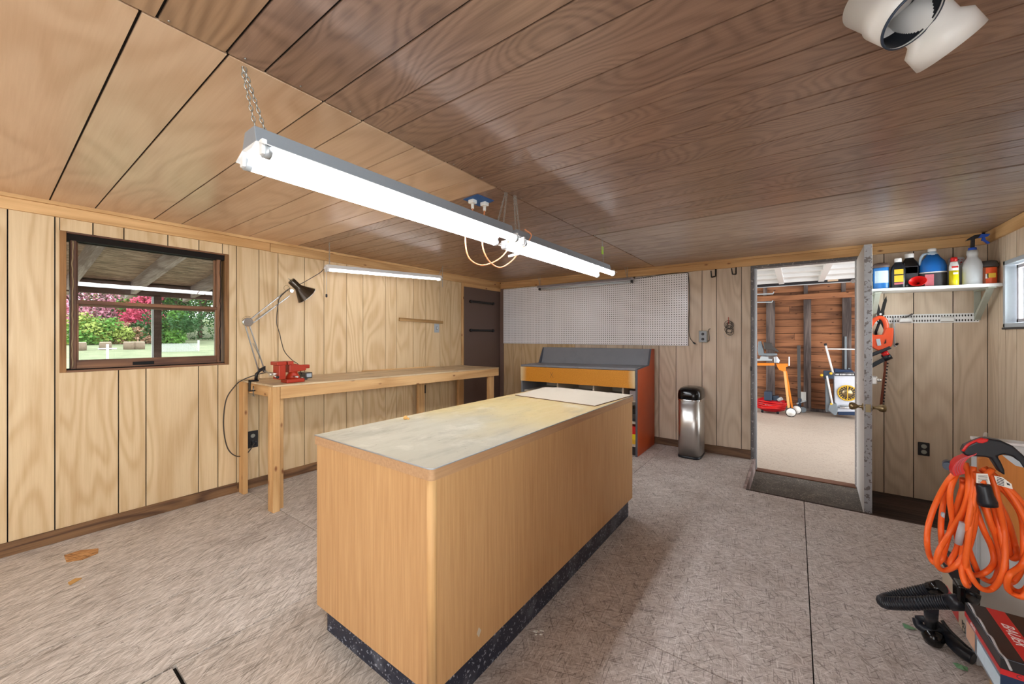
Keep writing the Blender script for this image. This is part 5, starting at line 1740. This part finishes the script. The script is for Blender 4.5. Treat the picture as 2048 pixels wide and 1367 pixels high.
# ceiling outlet with its two peach cords
co = thing('ceiling_outlet', (-1.515, 1.745, ZC), 'ceiling outlet with blue backing and two white plugs', 'outlet')
MB().prism([(-1.583, 1.674, ZC - .0015), (-1.462, 1.664, ZC - .0015), (-1.452, 1.80, ZC - .0015), (-1.585, 1.825, ZC - .0015)], (0, 0, -.004)).build('backing', 'blue_tape', co)
for i, (x, y) in enumerate(((-1.54, 1.708), (-1.51, 1.782))):
    pl = MB().prism([(x - .02, y - .018, ZC - .0056), (x + .02, y - .018, ZC - .0056), (x + .02, y + .018, ZC - .0056), (x - .02, y + .018, ZC - .0056)], (0, 0, -.022)).build('plug', 'label_white', co, .004)
    MB().cyl((x, y, ZC - .028), (x, y, ZC - .058), .009, 10).build('plug_neck', 'label_white', pl)
c1 = [(-1.54, 1.708, ZC - .058), (-1.53, 1.69, 1.93), (-1.49, 1.60, 1.86), (-1.45, 1.551, 1.753), (-1.45, 1.585, 1.68), (-1.45, 1.685, 1.66), (-1.45, 1.818, 1.706), (-1.44, 1.905, 1.775), (-1.40, 1.875, 1.83)]
tag(MB().tube(smooth_path(c1, 6), .0042, 7).build('fixture_cord', 'peach_cord'), 'left loop of peach cord hanging from ceiling outlet to lights', 'cord', 'peach fixture cords')
c2 = [(-1.51, 1.782, ZC - .058), (-1.50, 1.76, 1.95), (-1.44, 1.68, 1.87), (-1.40, 1.638, 1.745), (-1.40, 1.696, 1.677), (-1.40, 1.793, 1.657), (-1.39, 1.897, 1.712), (-1.36, 1.955, 1.79), (-1.27, 1.93, 1.85), (-1.29, 1.89, 1.885)]
f2 = thing('fixture_cord', (-1.40, 1.793, 1.657), 'right loop of peach cord with white inline switch below lights', 'cord', 'peach fixture cords')
MB().tube(smooth_path(c2, 6), .0042, 7).build('cable', 'peach_cord', f2)
p1_, p2_ = PX(1018, 512, -1.375), PX(1037, 507, -1.375)
MB().bar(p1_, p2_, .018, .013).build('inline_switch', 'label_white', f2, .003)

# ================================================================== ORANGE-SIDED SHELF UNIT UNDER THE PEGBOARD
su = thing('display_shelf_unit', (-2.04, 4.3, 0), 'shelf unit with orange side, amber front band and slate top', 'shelf unit')
UX0, UX1, UY0, UY1 = -2.785, -1.318, 4.0, 4.60


def uz(x): return .922 + (x - UX1) / (UX1 - UX0) * .022


sidep = [(UY0, .0), (UY0, .905), (UY0 + .40, .928), (UY1 - .12, 1.108), (UY1, 1.108), (UY1, 0)]
MB().prism([(UX1, y, z) for y, z in sidep], (-.018, 0, 0)).build('side_panel', 'orange_red_laminate', su)
MB().prism([(UX0 + .018, y, z) for y, z in ((UY0, 0), (UY0, .878), (UY1, .895), (UY1, 0))], (-.018, 0, 0)).build('side_panel', 'slate_grey', su)
MB().prism([(UX0 + .04, y, z) for y, z in ((UY0 + .36, .895), (UY0 + .38, .915), (UY1 - .12, 1.103), (UY1, 1.103), (UY1, .895))], (-.018, 0, 0)).build('cheek', 'slate_edge', su)
ed = MB()
for (a, b) in zip(sidep[:4], sidep[1:4] + [(UY1 - .12, 1.108)]):
    if a != b:
        ed.bar((UX1 - .009, a[0], a[1]), (UX1 - .009, b[0], b[1]), .021, .006, (0, 0, 1) if abs(a[0] - b[0]) > .01 else (0, 1, 0))
ed.build('side_edge', 'slate_edge', su)
MB().hexa([(UX0, UY0 - .008, uz(UX0) - .026), (UX1 - .019, UY0 - .008, uz(UX1) - .026), (UX1 - .019, UY0 + .44, uz(UX1) - .018), (UX0, UY0 + .44, uz(UX0) - .018)], [(UX0, UY0 - .008, uz(UX0) - .002), (UX1 - .019, UY0 - .008, uz(UX1)), (UX1 - .019, UY0 + .44, uz(UX1) + .002), (UX0, UY0 + .44, uz(UX0))]).build('counter_ledge', 'slate_grey', su, .004)
MB().hexa([(UX0 + .04, UY0 + .42, .90), (UX1 - .019, UY0 + .42, .921), (UX1 - .019, UY0 + .44, .921), (UX0 + .04, UY0 + .44, .90)], [(UX0 + .04, UY1 - .12, 1.10), (UX1 - .019, UY1 - .12, 1.108), (UX1 - .019, UY1 - .10, 1.108), (UX0 + .04, UY1 - .10, 1.10)]).build('sloped_back', 'slate_grey', su)
MB().box((UX0 + .03, UY1 - .12, 1.09), (UX1 - .02, UY1, 1.105)).build('top_cap', 'slate_grey', su, .003)
fb = MB().hexa([(UX0 + .002, UY0 - .014, .697), (UX1 - .022, UY0 - .014, .710), (UX1 - .022, UY0, .710), (UX0 + .002, UY0, .697)], [(UX0 + .002, UY0 - .014, .873), (UX1 - .022, UY0 - .014, .893), (UX1 - .022, UY0, .893), (UX0 + .002, UY0, .873)])
fo = fb.build('front_band', 'orange_fibre', su)
# the fibre board's texture is centred on the board
for v in fo.data.vertices:
    pass
fo_c = (UX0 + UX1) / 2
for v in fo.data.vertices:
    v.co.x -= (fo_c - su.location.x)
fo.location.x += (fo_c - su.location.x)
xq = PY(1103, 749, UY0 - .015)
MB().bar(xq + Vector((-.02, 0, .03)), xq + Vector((.025, 0, -.035)), .002, .004, (0, 1, 0)).bar(xq + Vector((.02, 0, .03)), xq + Vector((-.02, 0, -.035)), .002, .004, (0, 1, 0)).build('pencil_cross', 'hardboard_edge', su)
MB().box((UX0 + .018, UY1 - .012, .08), (UX1 - .018, UY1, .88)).build('back_panel', 'cream_board', su)
for zz in (.09, .33, .56):
    MB().box((UX0 + .019, UY0 + .04, zz), (UX1 - .019, UY1 - .013, zz + .018)).build('shelf', 'cream_board', su)
for xx in (-2.30, -1.84, -1.50):
    MB().box((xx, UY0 + .05, .579), (xx + .018, UY1 - .013, .88)).build('divider', 'cream_board', su)
MB().box((UX0 + .02, UY0 + .05, 0), (UX1 - .02, UY0 + .065, .089)).build('toe_kick', 'cabinet_dark', su)
# things on its shelves (seen between island and side panel)
for k, (x0, x1, y0, y1, z0, h, mt, lb) in enumerate((
        (-1.42, -1.34, 4.06, 4.2, .579, .10, 'shade_grey', 'grey tray on the upper shelf behind the amber band'),
        (-1.46, -1.345, 4.08, 4.3, .349, .03, 'black_plastic', 'lowest thin black case in the shelf unit, middle shelf'),
        (-1.46, -1.345, 4.08, 4.3, .380, .05, 'smoked_plastic', 'dark middle case stacked in the shelf unit'),
        (-1.46, -1.345, 4.08, 4.3, .431, .055, 'black_gloss', 'topmost glossy black case in the shelf unit'),
        (-1.44, -1.345, 4.07, 4.25, .1085, .05, 'label_yellow', 'pale yellow carton bottom of the lowest shelf'),
        (-1.44, -1.345, 4.07, 4.25, .159, .055, 'bottle_yellow', 'bright yellow carton on the pale yellow carton'),
        (-1.44, -1.345, 4.07, 4.25, .2145, .085, 'red_plastic', 'red carton on top of the yellow cartons'))):
    tag(MB().box((x0, y0, z0 - .0005), (x1, y1, z0 + h - .002)).build('carton' if k > 3 else 'case', mt, bevel=.003), lb, 'box')

# ================================================================== TRASH CAN
tc_ = thing('trash_can', (-.885, 4.42, 0), 'tall stainless steel trash can with black lid by end wall', 'trash can')
TW, TD = .108, .175
cx_, cy_ = -.885, 4.43
MB().lathe([(1.0, 0), (1.0, .022)], (cx_, cy_, 0.0005), (0, 0, 1), 40, TW * 1.03, TD * 1.02, power=5).build('base_ring', 'black_plastic', tc_)
MB().lathe([(1.0, .022), (1.0, .585)], (cx_, cy_, 0), (0, 0, 1), 40, TW, TD, power=5).build('body', 'steel', tc_)
MB().lathe([(1.0, .585), (1.03, .59), (1.03, .602), (1.0, .603)], (cx_, cy_, 0), (0, 0, 1), 40, TW, TD, power=5).build('rim', 'chrome', tc_)
MB().lathe([(1.03, .603), (1.05, .61), (1.05, .65), (1.0, .685), (.85, .71), (.5, .722), (.001, .725)], (cx_, cy_, 0), (0, 0, 1), 40, TW, TD, power=4.5).build('lid', 'black_gloss', tc_)

# ================================================================== RIGHT FOREGROUND CLUSTER
# pale grey framed panel with an aluminium edge, standing behind the cord
cab = thing('framed_panel', (.86, 2.26, 0), 'pale grey standing panel with aluminium edge behind orange cord', 'panel')
cx0, cy0, cx1, cy1, cz1 = .558, 2.235, 1.19, 2.29, .862
MB().box((cx0 + .008, cy0 + .004, .0), (cx1 - .008, cy1 - .02, cz1 - .006)).build('sheet', 'cabinet_grey', cab, .002)
MB().box((cx0, cy0, .0), (cx0 + .010, cy1, cz1 - .012)).build('side_frame', 'tool_grey_light', cab, .002)
MB().box((cx1 - .010, cy0, .0), (cx1, cy1, cz1 - .012)).build('side_frame', 'tool_grey_light', cab, .002)
MB().box((cx0 - .003, cy0 - .003, cz1 - .012), (cx1 + .003, cy1, cz1)).build('top_frame', 'alu_edge', cab, .002)
bb = thing('tool_bag', (.50, 2.16, .0), 'dark slack tool bag hanging on the left edge of grey panel', 'bag')
MB().prism([PY(a, b, 2.14) for a, b in ((1884, 1126), (1905, 1118), (1938, 1135), (1962, 1150), (1962, 1216), (1940, 1206), (1912, 1170))], (0, .094, 0)).build('bag_body', 'cabinet_dark', bb, .008)
# honey-coloured board leaning inside the frame
pb_ = [PY(a, b, 2.205) for a, b in ((1957, 916), (1964, 914), (2000, 905), (2130, 960), (2130, 1180), (1990, 1090), (1958, 1000))]
tag(MB().prism(pb_, (0, .022, 0)).build('honey_board', 'honey_board', bevel=.004), 'honey coloured wooden board propped behind the orange cord', 'board')

# cord bundle on a carrying strap
def cq(a, b, y): return PY(1700 + a / 2.595, 840 + b / 2.595, y)


ec = thing('extension_cord', tuple(cq(650, 850, 1.8)), 'thick orange extension cord bundle hanging from a red strap', 'extension cord')
loops = [
    (1.80, [(600, 225), (520, 300), (450, 420), (408, 540), (400, 630), (412, 700), (440, 742), (475, 720), (500, 640), (545, 480), (590, 330)]),
    (1.775, [(600, 222), (618, 330), (590, 460), (520, 580), (460, 680), (452, 750), (490, 778), (545, 755), (590, 690), (610, 560), (640, 380), (640, 240)]),
    (1.82, [(570, 250), (515, 330), (485, 430), (472, 560), (485, 690), (520, 750), (570, 730), (600, 640), (585, 480), (585, 300)]),
    (1.755, [(640, 240), (636, 380), (612, 540), (585, 680), (580, 780), (600, 850), (612, 845), (600, 740), (622, 560), (650, 400), (655, 270)]),
    (1.79, [(560, 260), (520, 370), (530, 500), (560, 640), (520, 740), (560, 755), (620, 650), (650, 480), (620, 300)]),
    (1.76, [(690, 250), (740, 300), (770, 430), (798, 560), (805, 690), (790, 800), (740, 872), (680, 872), (625, 800), (600, 690), (620, 540), (655, 380), (680, 280)]),
    (1.785, [(680, 255), (760, 330), (830, 400), (890, 500), (903, 640), (893, 760), (850, 835), (800, 835), (790, 760), (770, 640), (720, 500), (690, 380), (670, 280)]),
    (1.81, [(670, 400), (720, 500), (765, 640), (770, 770), (740, 835), (680, 810), (640, 730), (600, 620), (570, 560), (600, 420), (640, 300)]),
    (1.77, [(700, 245), (800, 330), (900, 440), (960, 600), (955, 780), (910, 880), (850, 880), (810, 820), (800, 680), (760, 500), (720, 360)]),
    (1.80, [(640, 420), (690, 560), (735, 660), (745, 740), (700, 790), (640, 800), (600, 740), (620, 600)]),
    (1.825, [(700, 300), (810, 500), (855, 640), (870, 700), (840, 715), (820, 640), (780, 480), (720, 320)]),
    (1.75, [(760, 290), (860, 420), (930, 560), (960, 720), (930, 850), (900, 915), (840, 895), (815, 860), (830, 800), (900, 740), (950, 600)]),
]
m = MB()
rnd = random.Random(2)
for y, pts in loops:
    n_ = len(pts)
    pp_ = [cq(a, b, y + .018 * math.sin(i * 2.1 + y * 40)) for i, (a, b) in enumerate(pts)]
    m.tube(smooth_path(pp_, 7), .0074, 8)
m.build('cord_loops', 'orange_cord', ec)
# plug end
a, b = cq(690, 330, 1.735), cq(712, 425, 1.735)
d = (b - a).normalized()
pl = MB().lathe([(.013, 0), (.016, .006), (.017, .03), (.021, .05), (.020, .062)], a, b - a, 16).build('cord_plug', 'black_plastic', ec)
MB().tube(smooth_path([a, cq(700, 290, 1.745), cq(740, 255, 1.76)], 4), .0074, 8).build('cord_end', 'orange_cord', ec)
# paper tags
tg = MB().prism([cq(x, y, 1.733) for x, y in ((656, 275), (715, 278), (730, 332), (655, 325))], (0, .001, 0)).build('paper_tag', 'label_white', ec)
m = MB()
for k in range(7):
    m.prism([cq(664, 284 + k * 6, 1.7325), cq(714, 287 + k * 6, 1.7325), cq(714, 289 + k * 6, 1.7325), cq(664, 286 + k * 6, 1.7325)], (0, .0004, 0))
m.build('fine_print', 'label_dark', tg)
tg = MB().prism([cq(x, y, 1.736) for x, y in ((748, 288), (790, 295), (838, 330), (845, 358), (765, 335))], (0, .001, 0)).build('paper_tag', 'label_white', ec)
m = MB()
for k in range(5):
    m.prism([cq(762, 294 + k * 8, 1.7355), cq(800, 306 + k * 8, 1.7355), cq(800, 310 + k * 8, 1.7355), cq(762, 298 + k * 8, 1.7355)], (0, .0004, 0))
m.prism([cq(812, 322, 1.7355), cq(828, 330, 1.7355), cq(832, 340, 1.7355), cq(815, 334, 1.7355)], (0, .0004, 0))
m.build('fine_print', 'label_dark', tg)
MB().prism([cq(x, y, 1.733) for x, y in ((478, 482), (494, 482), (492, 510), (474, 500))], (0, .012, 0)).build('tape_wrap', 'grey_plate', ec, .002)
MB().tube([cq(588, 530, 1.745), cq(572, 590, 1.745), cq(562, 640, 1.75)], .0088, 8).build('tape_wrap', 'shade_grey', ec)

# carrier handle with red strap
hc = thing('cord_carrier', tuple(cq(560, 260, 1.76)), 'black curved carry handle with red woven strap holding orange cord', 'carrier')
hpoly = [(585, 165), (600, 135), (650, 112), (690, 98), (720, 95), (790, 108), (850, 135), (900, 180), (960, 240), (960, 275), (900, 245), (850, 190), (800, 178), (768, 188), (785, 215), (805, 260), (808, 290), (780, 270), (755, 230), (735, 200), (700, 192), (640, 188), (600, 185)]
MB().prism([cq(a, b, 1.745) for a, b in hpoly], (0, .035, 0)).build('grip', 'black_plastic', hc, .006, 3)
MB().prism([cq(a, b, 1.741) for a, b in ((650, 108), (665, 100), (700, 96), (722, 99), (715, 112), (690, 120), (665, 118))], (0, .01, 0)).build('red_badge', 'red_plastic', hc, .002)
MB().tube(smooth_path([cq(585, 160, 1.745), cq(612, 128, 1.745), cq(650, 108, 1.745), (cq(690, 94, 1.745))], 4), .0035, 6).build('red_piping', 'red_plastic', hc)
m = MB()
sp_ = smooth_path([cq(600, 178, 1.762), cq(560, 195, 1.76), cq(535, 225, 1.758), cq(530, 250, 1.757), cq(540, 275, 1.757)], 5)
for p_, q_ in zip(sp_, sp_[1:]):
    m.bar(p_, q_, .004, .028, (0, 1, 0)) if False else m.hexa([p_ + Vector((-.004, -.02, -.004)), p_ + Vector((.018, -.02, .012)), p_ + Vector((.018, .02, .012)), p_ + Vector((-.004, .02, -.004))], [q_ + Vector((-.004, -.02, -.004)), q_ + Vector((.018, -.02, .008)), q_ + Vector((.018, .02, .008)), q_ + Vector((-.004, .02, -.004))])
m.build('strap', 'red_plastic', hc)
m = MB()
for k in range(3):
    m.tube(smooth_path([p_ + Vector((.001 + .005 * k, -.0215, .001 + .003 * k)) for p_ in sp_[::4]], 3), .0007, 4)
m.build('strap_rib', 'label_pink', hc)
MB().lathe([(.012, -.02), (.012, .025)], cq(508, 232, 1.79), (0.2, 1, 0), 14).build('strap_buckle', 'navy_plastic', hc)
MB().prism([cq(x, y, 1.742) for x, y in ((790, 180), (840, 188), (880, 215), (900, 245), (860, 235), (820, 205))], (0, .004, 0)).build('grip_inset', 'grey_plate', hc)
tag(MB().tube(smooth_path([cq(700, 130, 1.785), cq(700, 80, 1.86), cq(705, 66, 2.25), cq(706, 84, 2.30)], 5), .004, 6).build('steel_hook', 'steel'), 'steel hook from panel top edge carrying the cord handle', 'hook')

# drill box on kraft carton, smaller emblem box beyond
bx = thing('tool_box_carton', (.62, 1.6, .285), 'black and red tool carton with lettering on top, at right edge', 'box')
q0 = PZ(1931, 1203, .40)
X0, Y1 = q0[0], q0[1]
Y0 = 1.598
X1 = .80
ZB = .288
MB().box((X0, Y0, ZB), (X1, Y1, .3995)).build('carton', 'box_photo', bx, .002)
MB().box((X0 + .001, Y0 + .001, .399), (X1, Y1 - .001, .401)).build('lid', 'box_black', bx)
MB().box((X0 - .001, Y0 - .001, .370), (X1, Y1 + .001, .3985)).build('lid_flap', 'box_black', bx)
MB().box((X0 - .0018, Y0 - .0018, .356), (X1, Y1 + .001, .371)).build('red_border', 'box_red', bx)
MB().box((X0 - .0012, Y0 - .0012, ZB + .001), (X0 + .15, Y0, .356)).build('front_face', 'box_blue', bx)
MB().box((X0 + .042, Y0 + .002, .401), (X0 + .080, Y1 - .002, .4016)).build('red_stripe', 'box_red', bx)
MB().box((X0 - .0014, 1.60, .30), (X0 - .0004, 1.76, .345)).build('product_picture', 'label_pale', bx)
MB().box((X0 - .0014, 1.78, .295), (X0 - .0004, 1.85, .35)).build('product_picture', 'leaf_tan', bx)
text('BAUER', .034, (X0 + .061, 1.735, .4017), (0, -1, 0), (1, 0, 0), 'print_white', bx, depth=.0003, shear=.25)
text('BAUER', .013, (X0 - .0022, 1.79, .3635), (0, -1, 0), (0, 0, 1), 'print_white', bx, depth=.0003, shear=.25)
text('1/2', .034, (X0 + .045, Y0 - .0016, .312), (1, 0, 0), (0, 0, 1), 'print_white', bx, depth=.0003)
text('C', .014, (X0 + .03, Y0 - .0022, .3635), (1, 0, 0), (0, 0, 1), 'label_dark', bx, depth=.0003)
m = MB()
for a in range(4):
    an = a * PI / 2 + .3
    c = Vector((X0 + .135, 1.70, .4016))
    m.prism([c, c + Vector((math.cos(an - .25), math.sin(an - .25), 0)) * .012, c + Vector((math.cos(an), math.sin(an), 0)) * .045, c + Vector((math.cos(an + .25), math.sin(an + .25), 0)) * .012], (0, 0, .0004))
m.build('star_mark', 'print_white', bx)
# crumpled clear film along the lid edge
pth = smooth_path([(X0 + .004, Y1 - .01 - i * .03, .403 + .004 * math.sin(i * 2.3)) for i in range(11)], 3)
MB().tube(pth, .003, 5).build('film_edge', 'clear_plastic_bag', bx)
tag(MB().box((X0 + .018, Y0 - .02, 0.001), (X1, Y1 - .12, ZB - .0005)).build('kraft_carton', 'kraft', bevel=.003), 'plain brown cardboard carton under the black and red carton', 'box')

eb = thing('emblem_box', (.6, 2.0, 0), 'beige carton with white star on red square, behind vacuum hose', 'box')
fx = .575
MB().box((fx, 2.305, 0.0005), (.90, 2.74, .215)).build('carton', 'beige_box', eb, .003)
q0_, q1_, q2_ = PX(1893, 1218, fx), PX(1917, 1262, fx), PX(1895, 1246, fx)
MB().box((fx - .0006, q1_[1], .008), (fx + .0002, q0_[1], .008 + .075)).build('emblem_square', 'box_red', eb)
m = MB()
c = Vector((fx - .0007, (q0_[1] + q1_[1]) / 2, .042))
for a in range(4):
    an = a * PI / 2 + .15
    r = lambda q, s_: c + Vector((0, -math.cos(q) * s_ * 1.3, math.sin(q) * s_))
    m.prism([c, r(an - .6, .010), r(an, .034), r(an + .6, .010)], (-.0004, 0, 0))
m.build('emblem_star', 'print_white', eb)
qa, qb = PX(1926, 1247, fx), PX(1927, 1267, fx)
text('PO', .034, (fx - .0008, qa[1] - .01, qa[2]), (0, -1, 0), (0, 0, 1), 'cabinet_dark', eb, depth=.0003)
text('CA', .034, (fx - .0008, qb[1] - .01, max(qb[2], .014)), (0, -1, 0), (0, 0, 1), 'cabinet_dark', eb, depth=.0003)

# vacuum hose and floor nozzle
NY = 2.0


def vq(a, b, y=NY): return PY(1740 + a / 4.451, 1060 + b / 4.451, y)


vc = thing('vacuum_nozzle', tuple(vq(560, 1010)), 'black ribbed vacuum hose folded over its floor nozzle', 'vacuum')
hp_ = [vq(690, 640, 1.96), vq(560, 640, 1.97), vq(400, 650, 1.98), vq(250, 650, 2.0), vq(150, 645, 2.02), vq(120, 630, 2.05), vq(160, 610, 2.09), vq(260, 580, 2.10), vq(400, 555, 2.10), vq(540, 525, 2.09), vq(600, 505, 2.08)]
sp_ = smooth_path(hp_, 14)
n_ = len(sp_)
# ridged hose: radius rises and falls along its length
dense = []
for i in range(n_ - 1):
    for k in range(3):
        dense.append(sp_[i].lerp(sp_[i + 1], k / 3))
rr = [(.0178 if i % 7 < 3 else .022) for i in range(len(dense))]
MB().tube(dense, rr, 12).build('ribbed_hose', 'black_plastic', vc)
MB().cyl(vq(700, 640, 1.96), vq(840, 640, 1.95), .025, 16).build('hose_cuff', 'black_plastic', vc)
MB().box(vq(730, 560, 1.99), vq(860, 510, 1.93)).build('latch', 'black_gloss', vc, .006)
MB().tube(smooth_path([vq(820, 640, 1.95), vq(880, 600, 1.99), vq(900, 540, 2.0)], 5), .024, 12).build('elbow', 'black_plastic', vc)
nb = vq(545, 690, 2.10)
f0 = PZ(1862, 1249, .07)
MB().cyl((nb[0], nb[1], nb[2]), f0, .020, 16).build('wand', 'black_plastic', vc)
MB().cyl(vq(540, 520, 2.07), vq(640, 500, 2.05), .022, 14).build('wand_end', 'black_gloss', vc)


def fl(a, b, z): return PZ(1740 + a / 4.451, 1060 + b / 4.451, z)


MB().tube(smooth_path([fl(418, 785, .075), fl(440, 850, .055), fl(520, 885, .055), fl(640, 890, .055), fl(720, 980, .04), fl(810, 1070, .032), fl(925, 1145, .028)], 6), [.016] * 12 + [.021] * 12 + [.023] * 13, 12).build('nozzle_bar', 'black_plastic', vc)
MB().tube(smooth_path([fl(418, 785, .075), fl(500, 790, .09), fl(600, 830, .08), fl(680, 900, .06)], 5), .012, 10).build('nozzle_rim', 'black_plastic', vc)
cc = fl(562, 950, .034)
MB().lathe([(.001, -.033), (.026, -.025), (.034, 0), (.026, .025), (.001, .033)], cc, (0, 0, 1), 16).build('swivel_ball', 'black_gloss', vc)
MB().tube(smooth_path([fl(640, 800, .09), fl(700, 880, .07), fl(800, 980, .05), fl(900, 1070, .03)], 5), .006, 8).build('nozzle_cord', 'black_cord', vc)
for k, (px, py, lb) in enumerate(((1816, 1254, 'green crumpled leaf scrap on floor left of the nozzle'), (1923, 1334, 'green crumpled leaf scrap on floor below the nozzle'))):
    c = PZ(px, py, .002)
    m = MB()
    rnd = random.Random(k)
    ring = [(c[0] + math.cos(a) * .024 * rnd.uniform(.6, 1.2), c[1] + math.sin(a) * .016 * rnd.uniform(.6, 1.2), .001 + rnd.uniform(.0, .012)) for a in [2 * PI * j / 9 for j in range(9)]]
    v = [(c[0], c[1], .012)] + ring + [(x, y, z - .001) for x, y, z in ring]
    m.add(v, [(0, 1 + j, 1 + (j + 1) % 9) for j in range(9)] + [(1 + j, 10 + j, 10 + (j + 1) % 9, 1 + (j + 1) % 9) for j in range(9)])
    tag(m.build('leaf_scrap', 'leaf_litter_green'), lb, 'leaf', 'green scraps on the floor')
# paint smear and debris on the floor
for k, (px, py, r, lb) in enumerate(((1073, 1262, .03, 'white paint spatter on floor right of the island'),)):
    c = PZ(px, py, .0006)
    m = MB()
    rnd = random.Random(21)
    for j in range(12):
        a = rnd.uniform(0, 6.3); q = rnd.uniform(0, r)
        m.lathe([(rnd.uniform(.003, .009), 0), (.002, .0007)], (c[0] + q * math.cos(a), c[1] + q * math.sin(a), .0003), (0, 0, 1), 7)
    m.build('paint_spatter', 'label_white', floor)

# ================================================================== WHITE DUCT FITTING AT THE TOP RIGHT
FW = Vector((_F[0], _F[1], 0)); RT = Vector((_R[0], _R[1], 0)); UP = Vector((0, 0, 1))
df = thing('duct_fitting', tuple(AT(1800, -40, .85)), 'white plastic dust duct fitting with two open branches under ceiling', 'duct fitting')
# branch one: mouth towards the room, threaded black liner inside
a1 = (RT * .15 - UP * .786 - FW * .60).normalized()
c1_ = AT(1825, 38, .80)
MB().lathe([(.0520, 0), (.0545, .0), (.0545, -.062), (.049, -.068), (.049, -.135), (.046, -.135), (.046, -.066), (.052, -.06), (.052, 0)], c1_, a1, 44, cap=False).build('branch', 'white_pvc', df)
MB().lathe([(.0515, .001), (.0550, .001), (.0550, -.003), (.0515, -.003)], c1_, a1, 44, cap=False).build('rim_gasket', 'navy_plastic', df)
rr_ = []
for k in range(12):
    rr_ += [(.0512, -.003 - k * .0042), (.0494, -.0051 - k * .0042)]
MB().lathe(rr_, c1_, a1, 44, cap=False).build('threaded_liner', 'black_plastic', df)
MB().lathe([(.001, -.13), (.046, -.13)], c1_, a1, 30, cap=False).build('inner_stop', 'closet_brown_light', df)
# branch two: second mouth turned away to the right
a2 = (RT * .68 - UP * .733).normalized()
c2_ = AT(1900.6, 95, .84)
MB().lathe([(.0560, 0), (.0582, 0), (.0582, -.040), (.044, -.056), (.042, -.13), (.040, -.13), (.042, -.055), (.056, -.038), (.056, 0)], c2_, a2, 44, cap=False).build('branch', 'white_pvc', df)
b0 = c1_ - a1 * .125
b1 = c2_ - a2 * .125
MB().tube([b1, b0 - a1 * .005], .038, 24).build('manifold', 'white_pvc', df)
top = b0 - UP * .02
MB().cyl((top.x, top.y, top.z), (top.x, top.y, ZC), .036, 24).build('riser', 'white_pvc', df)
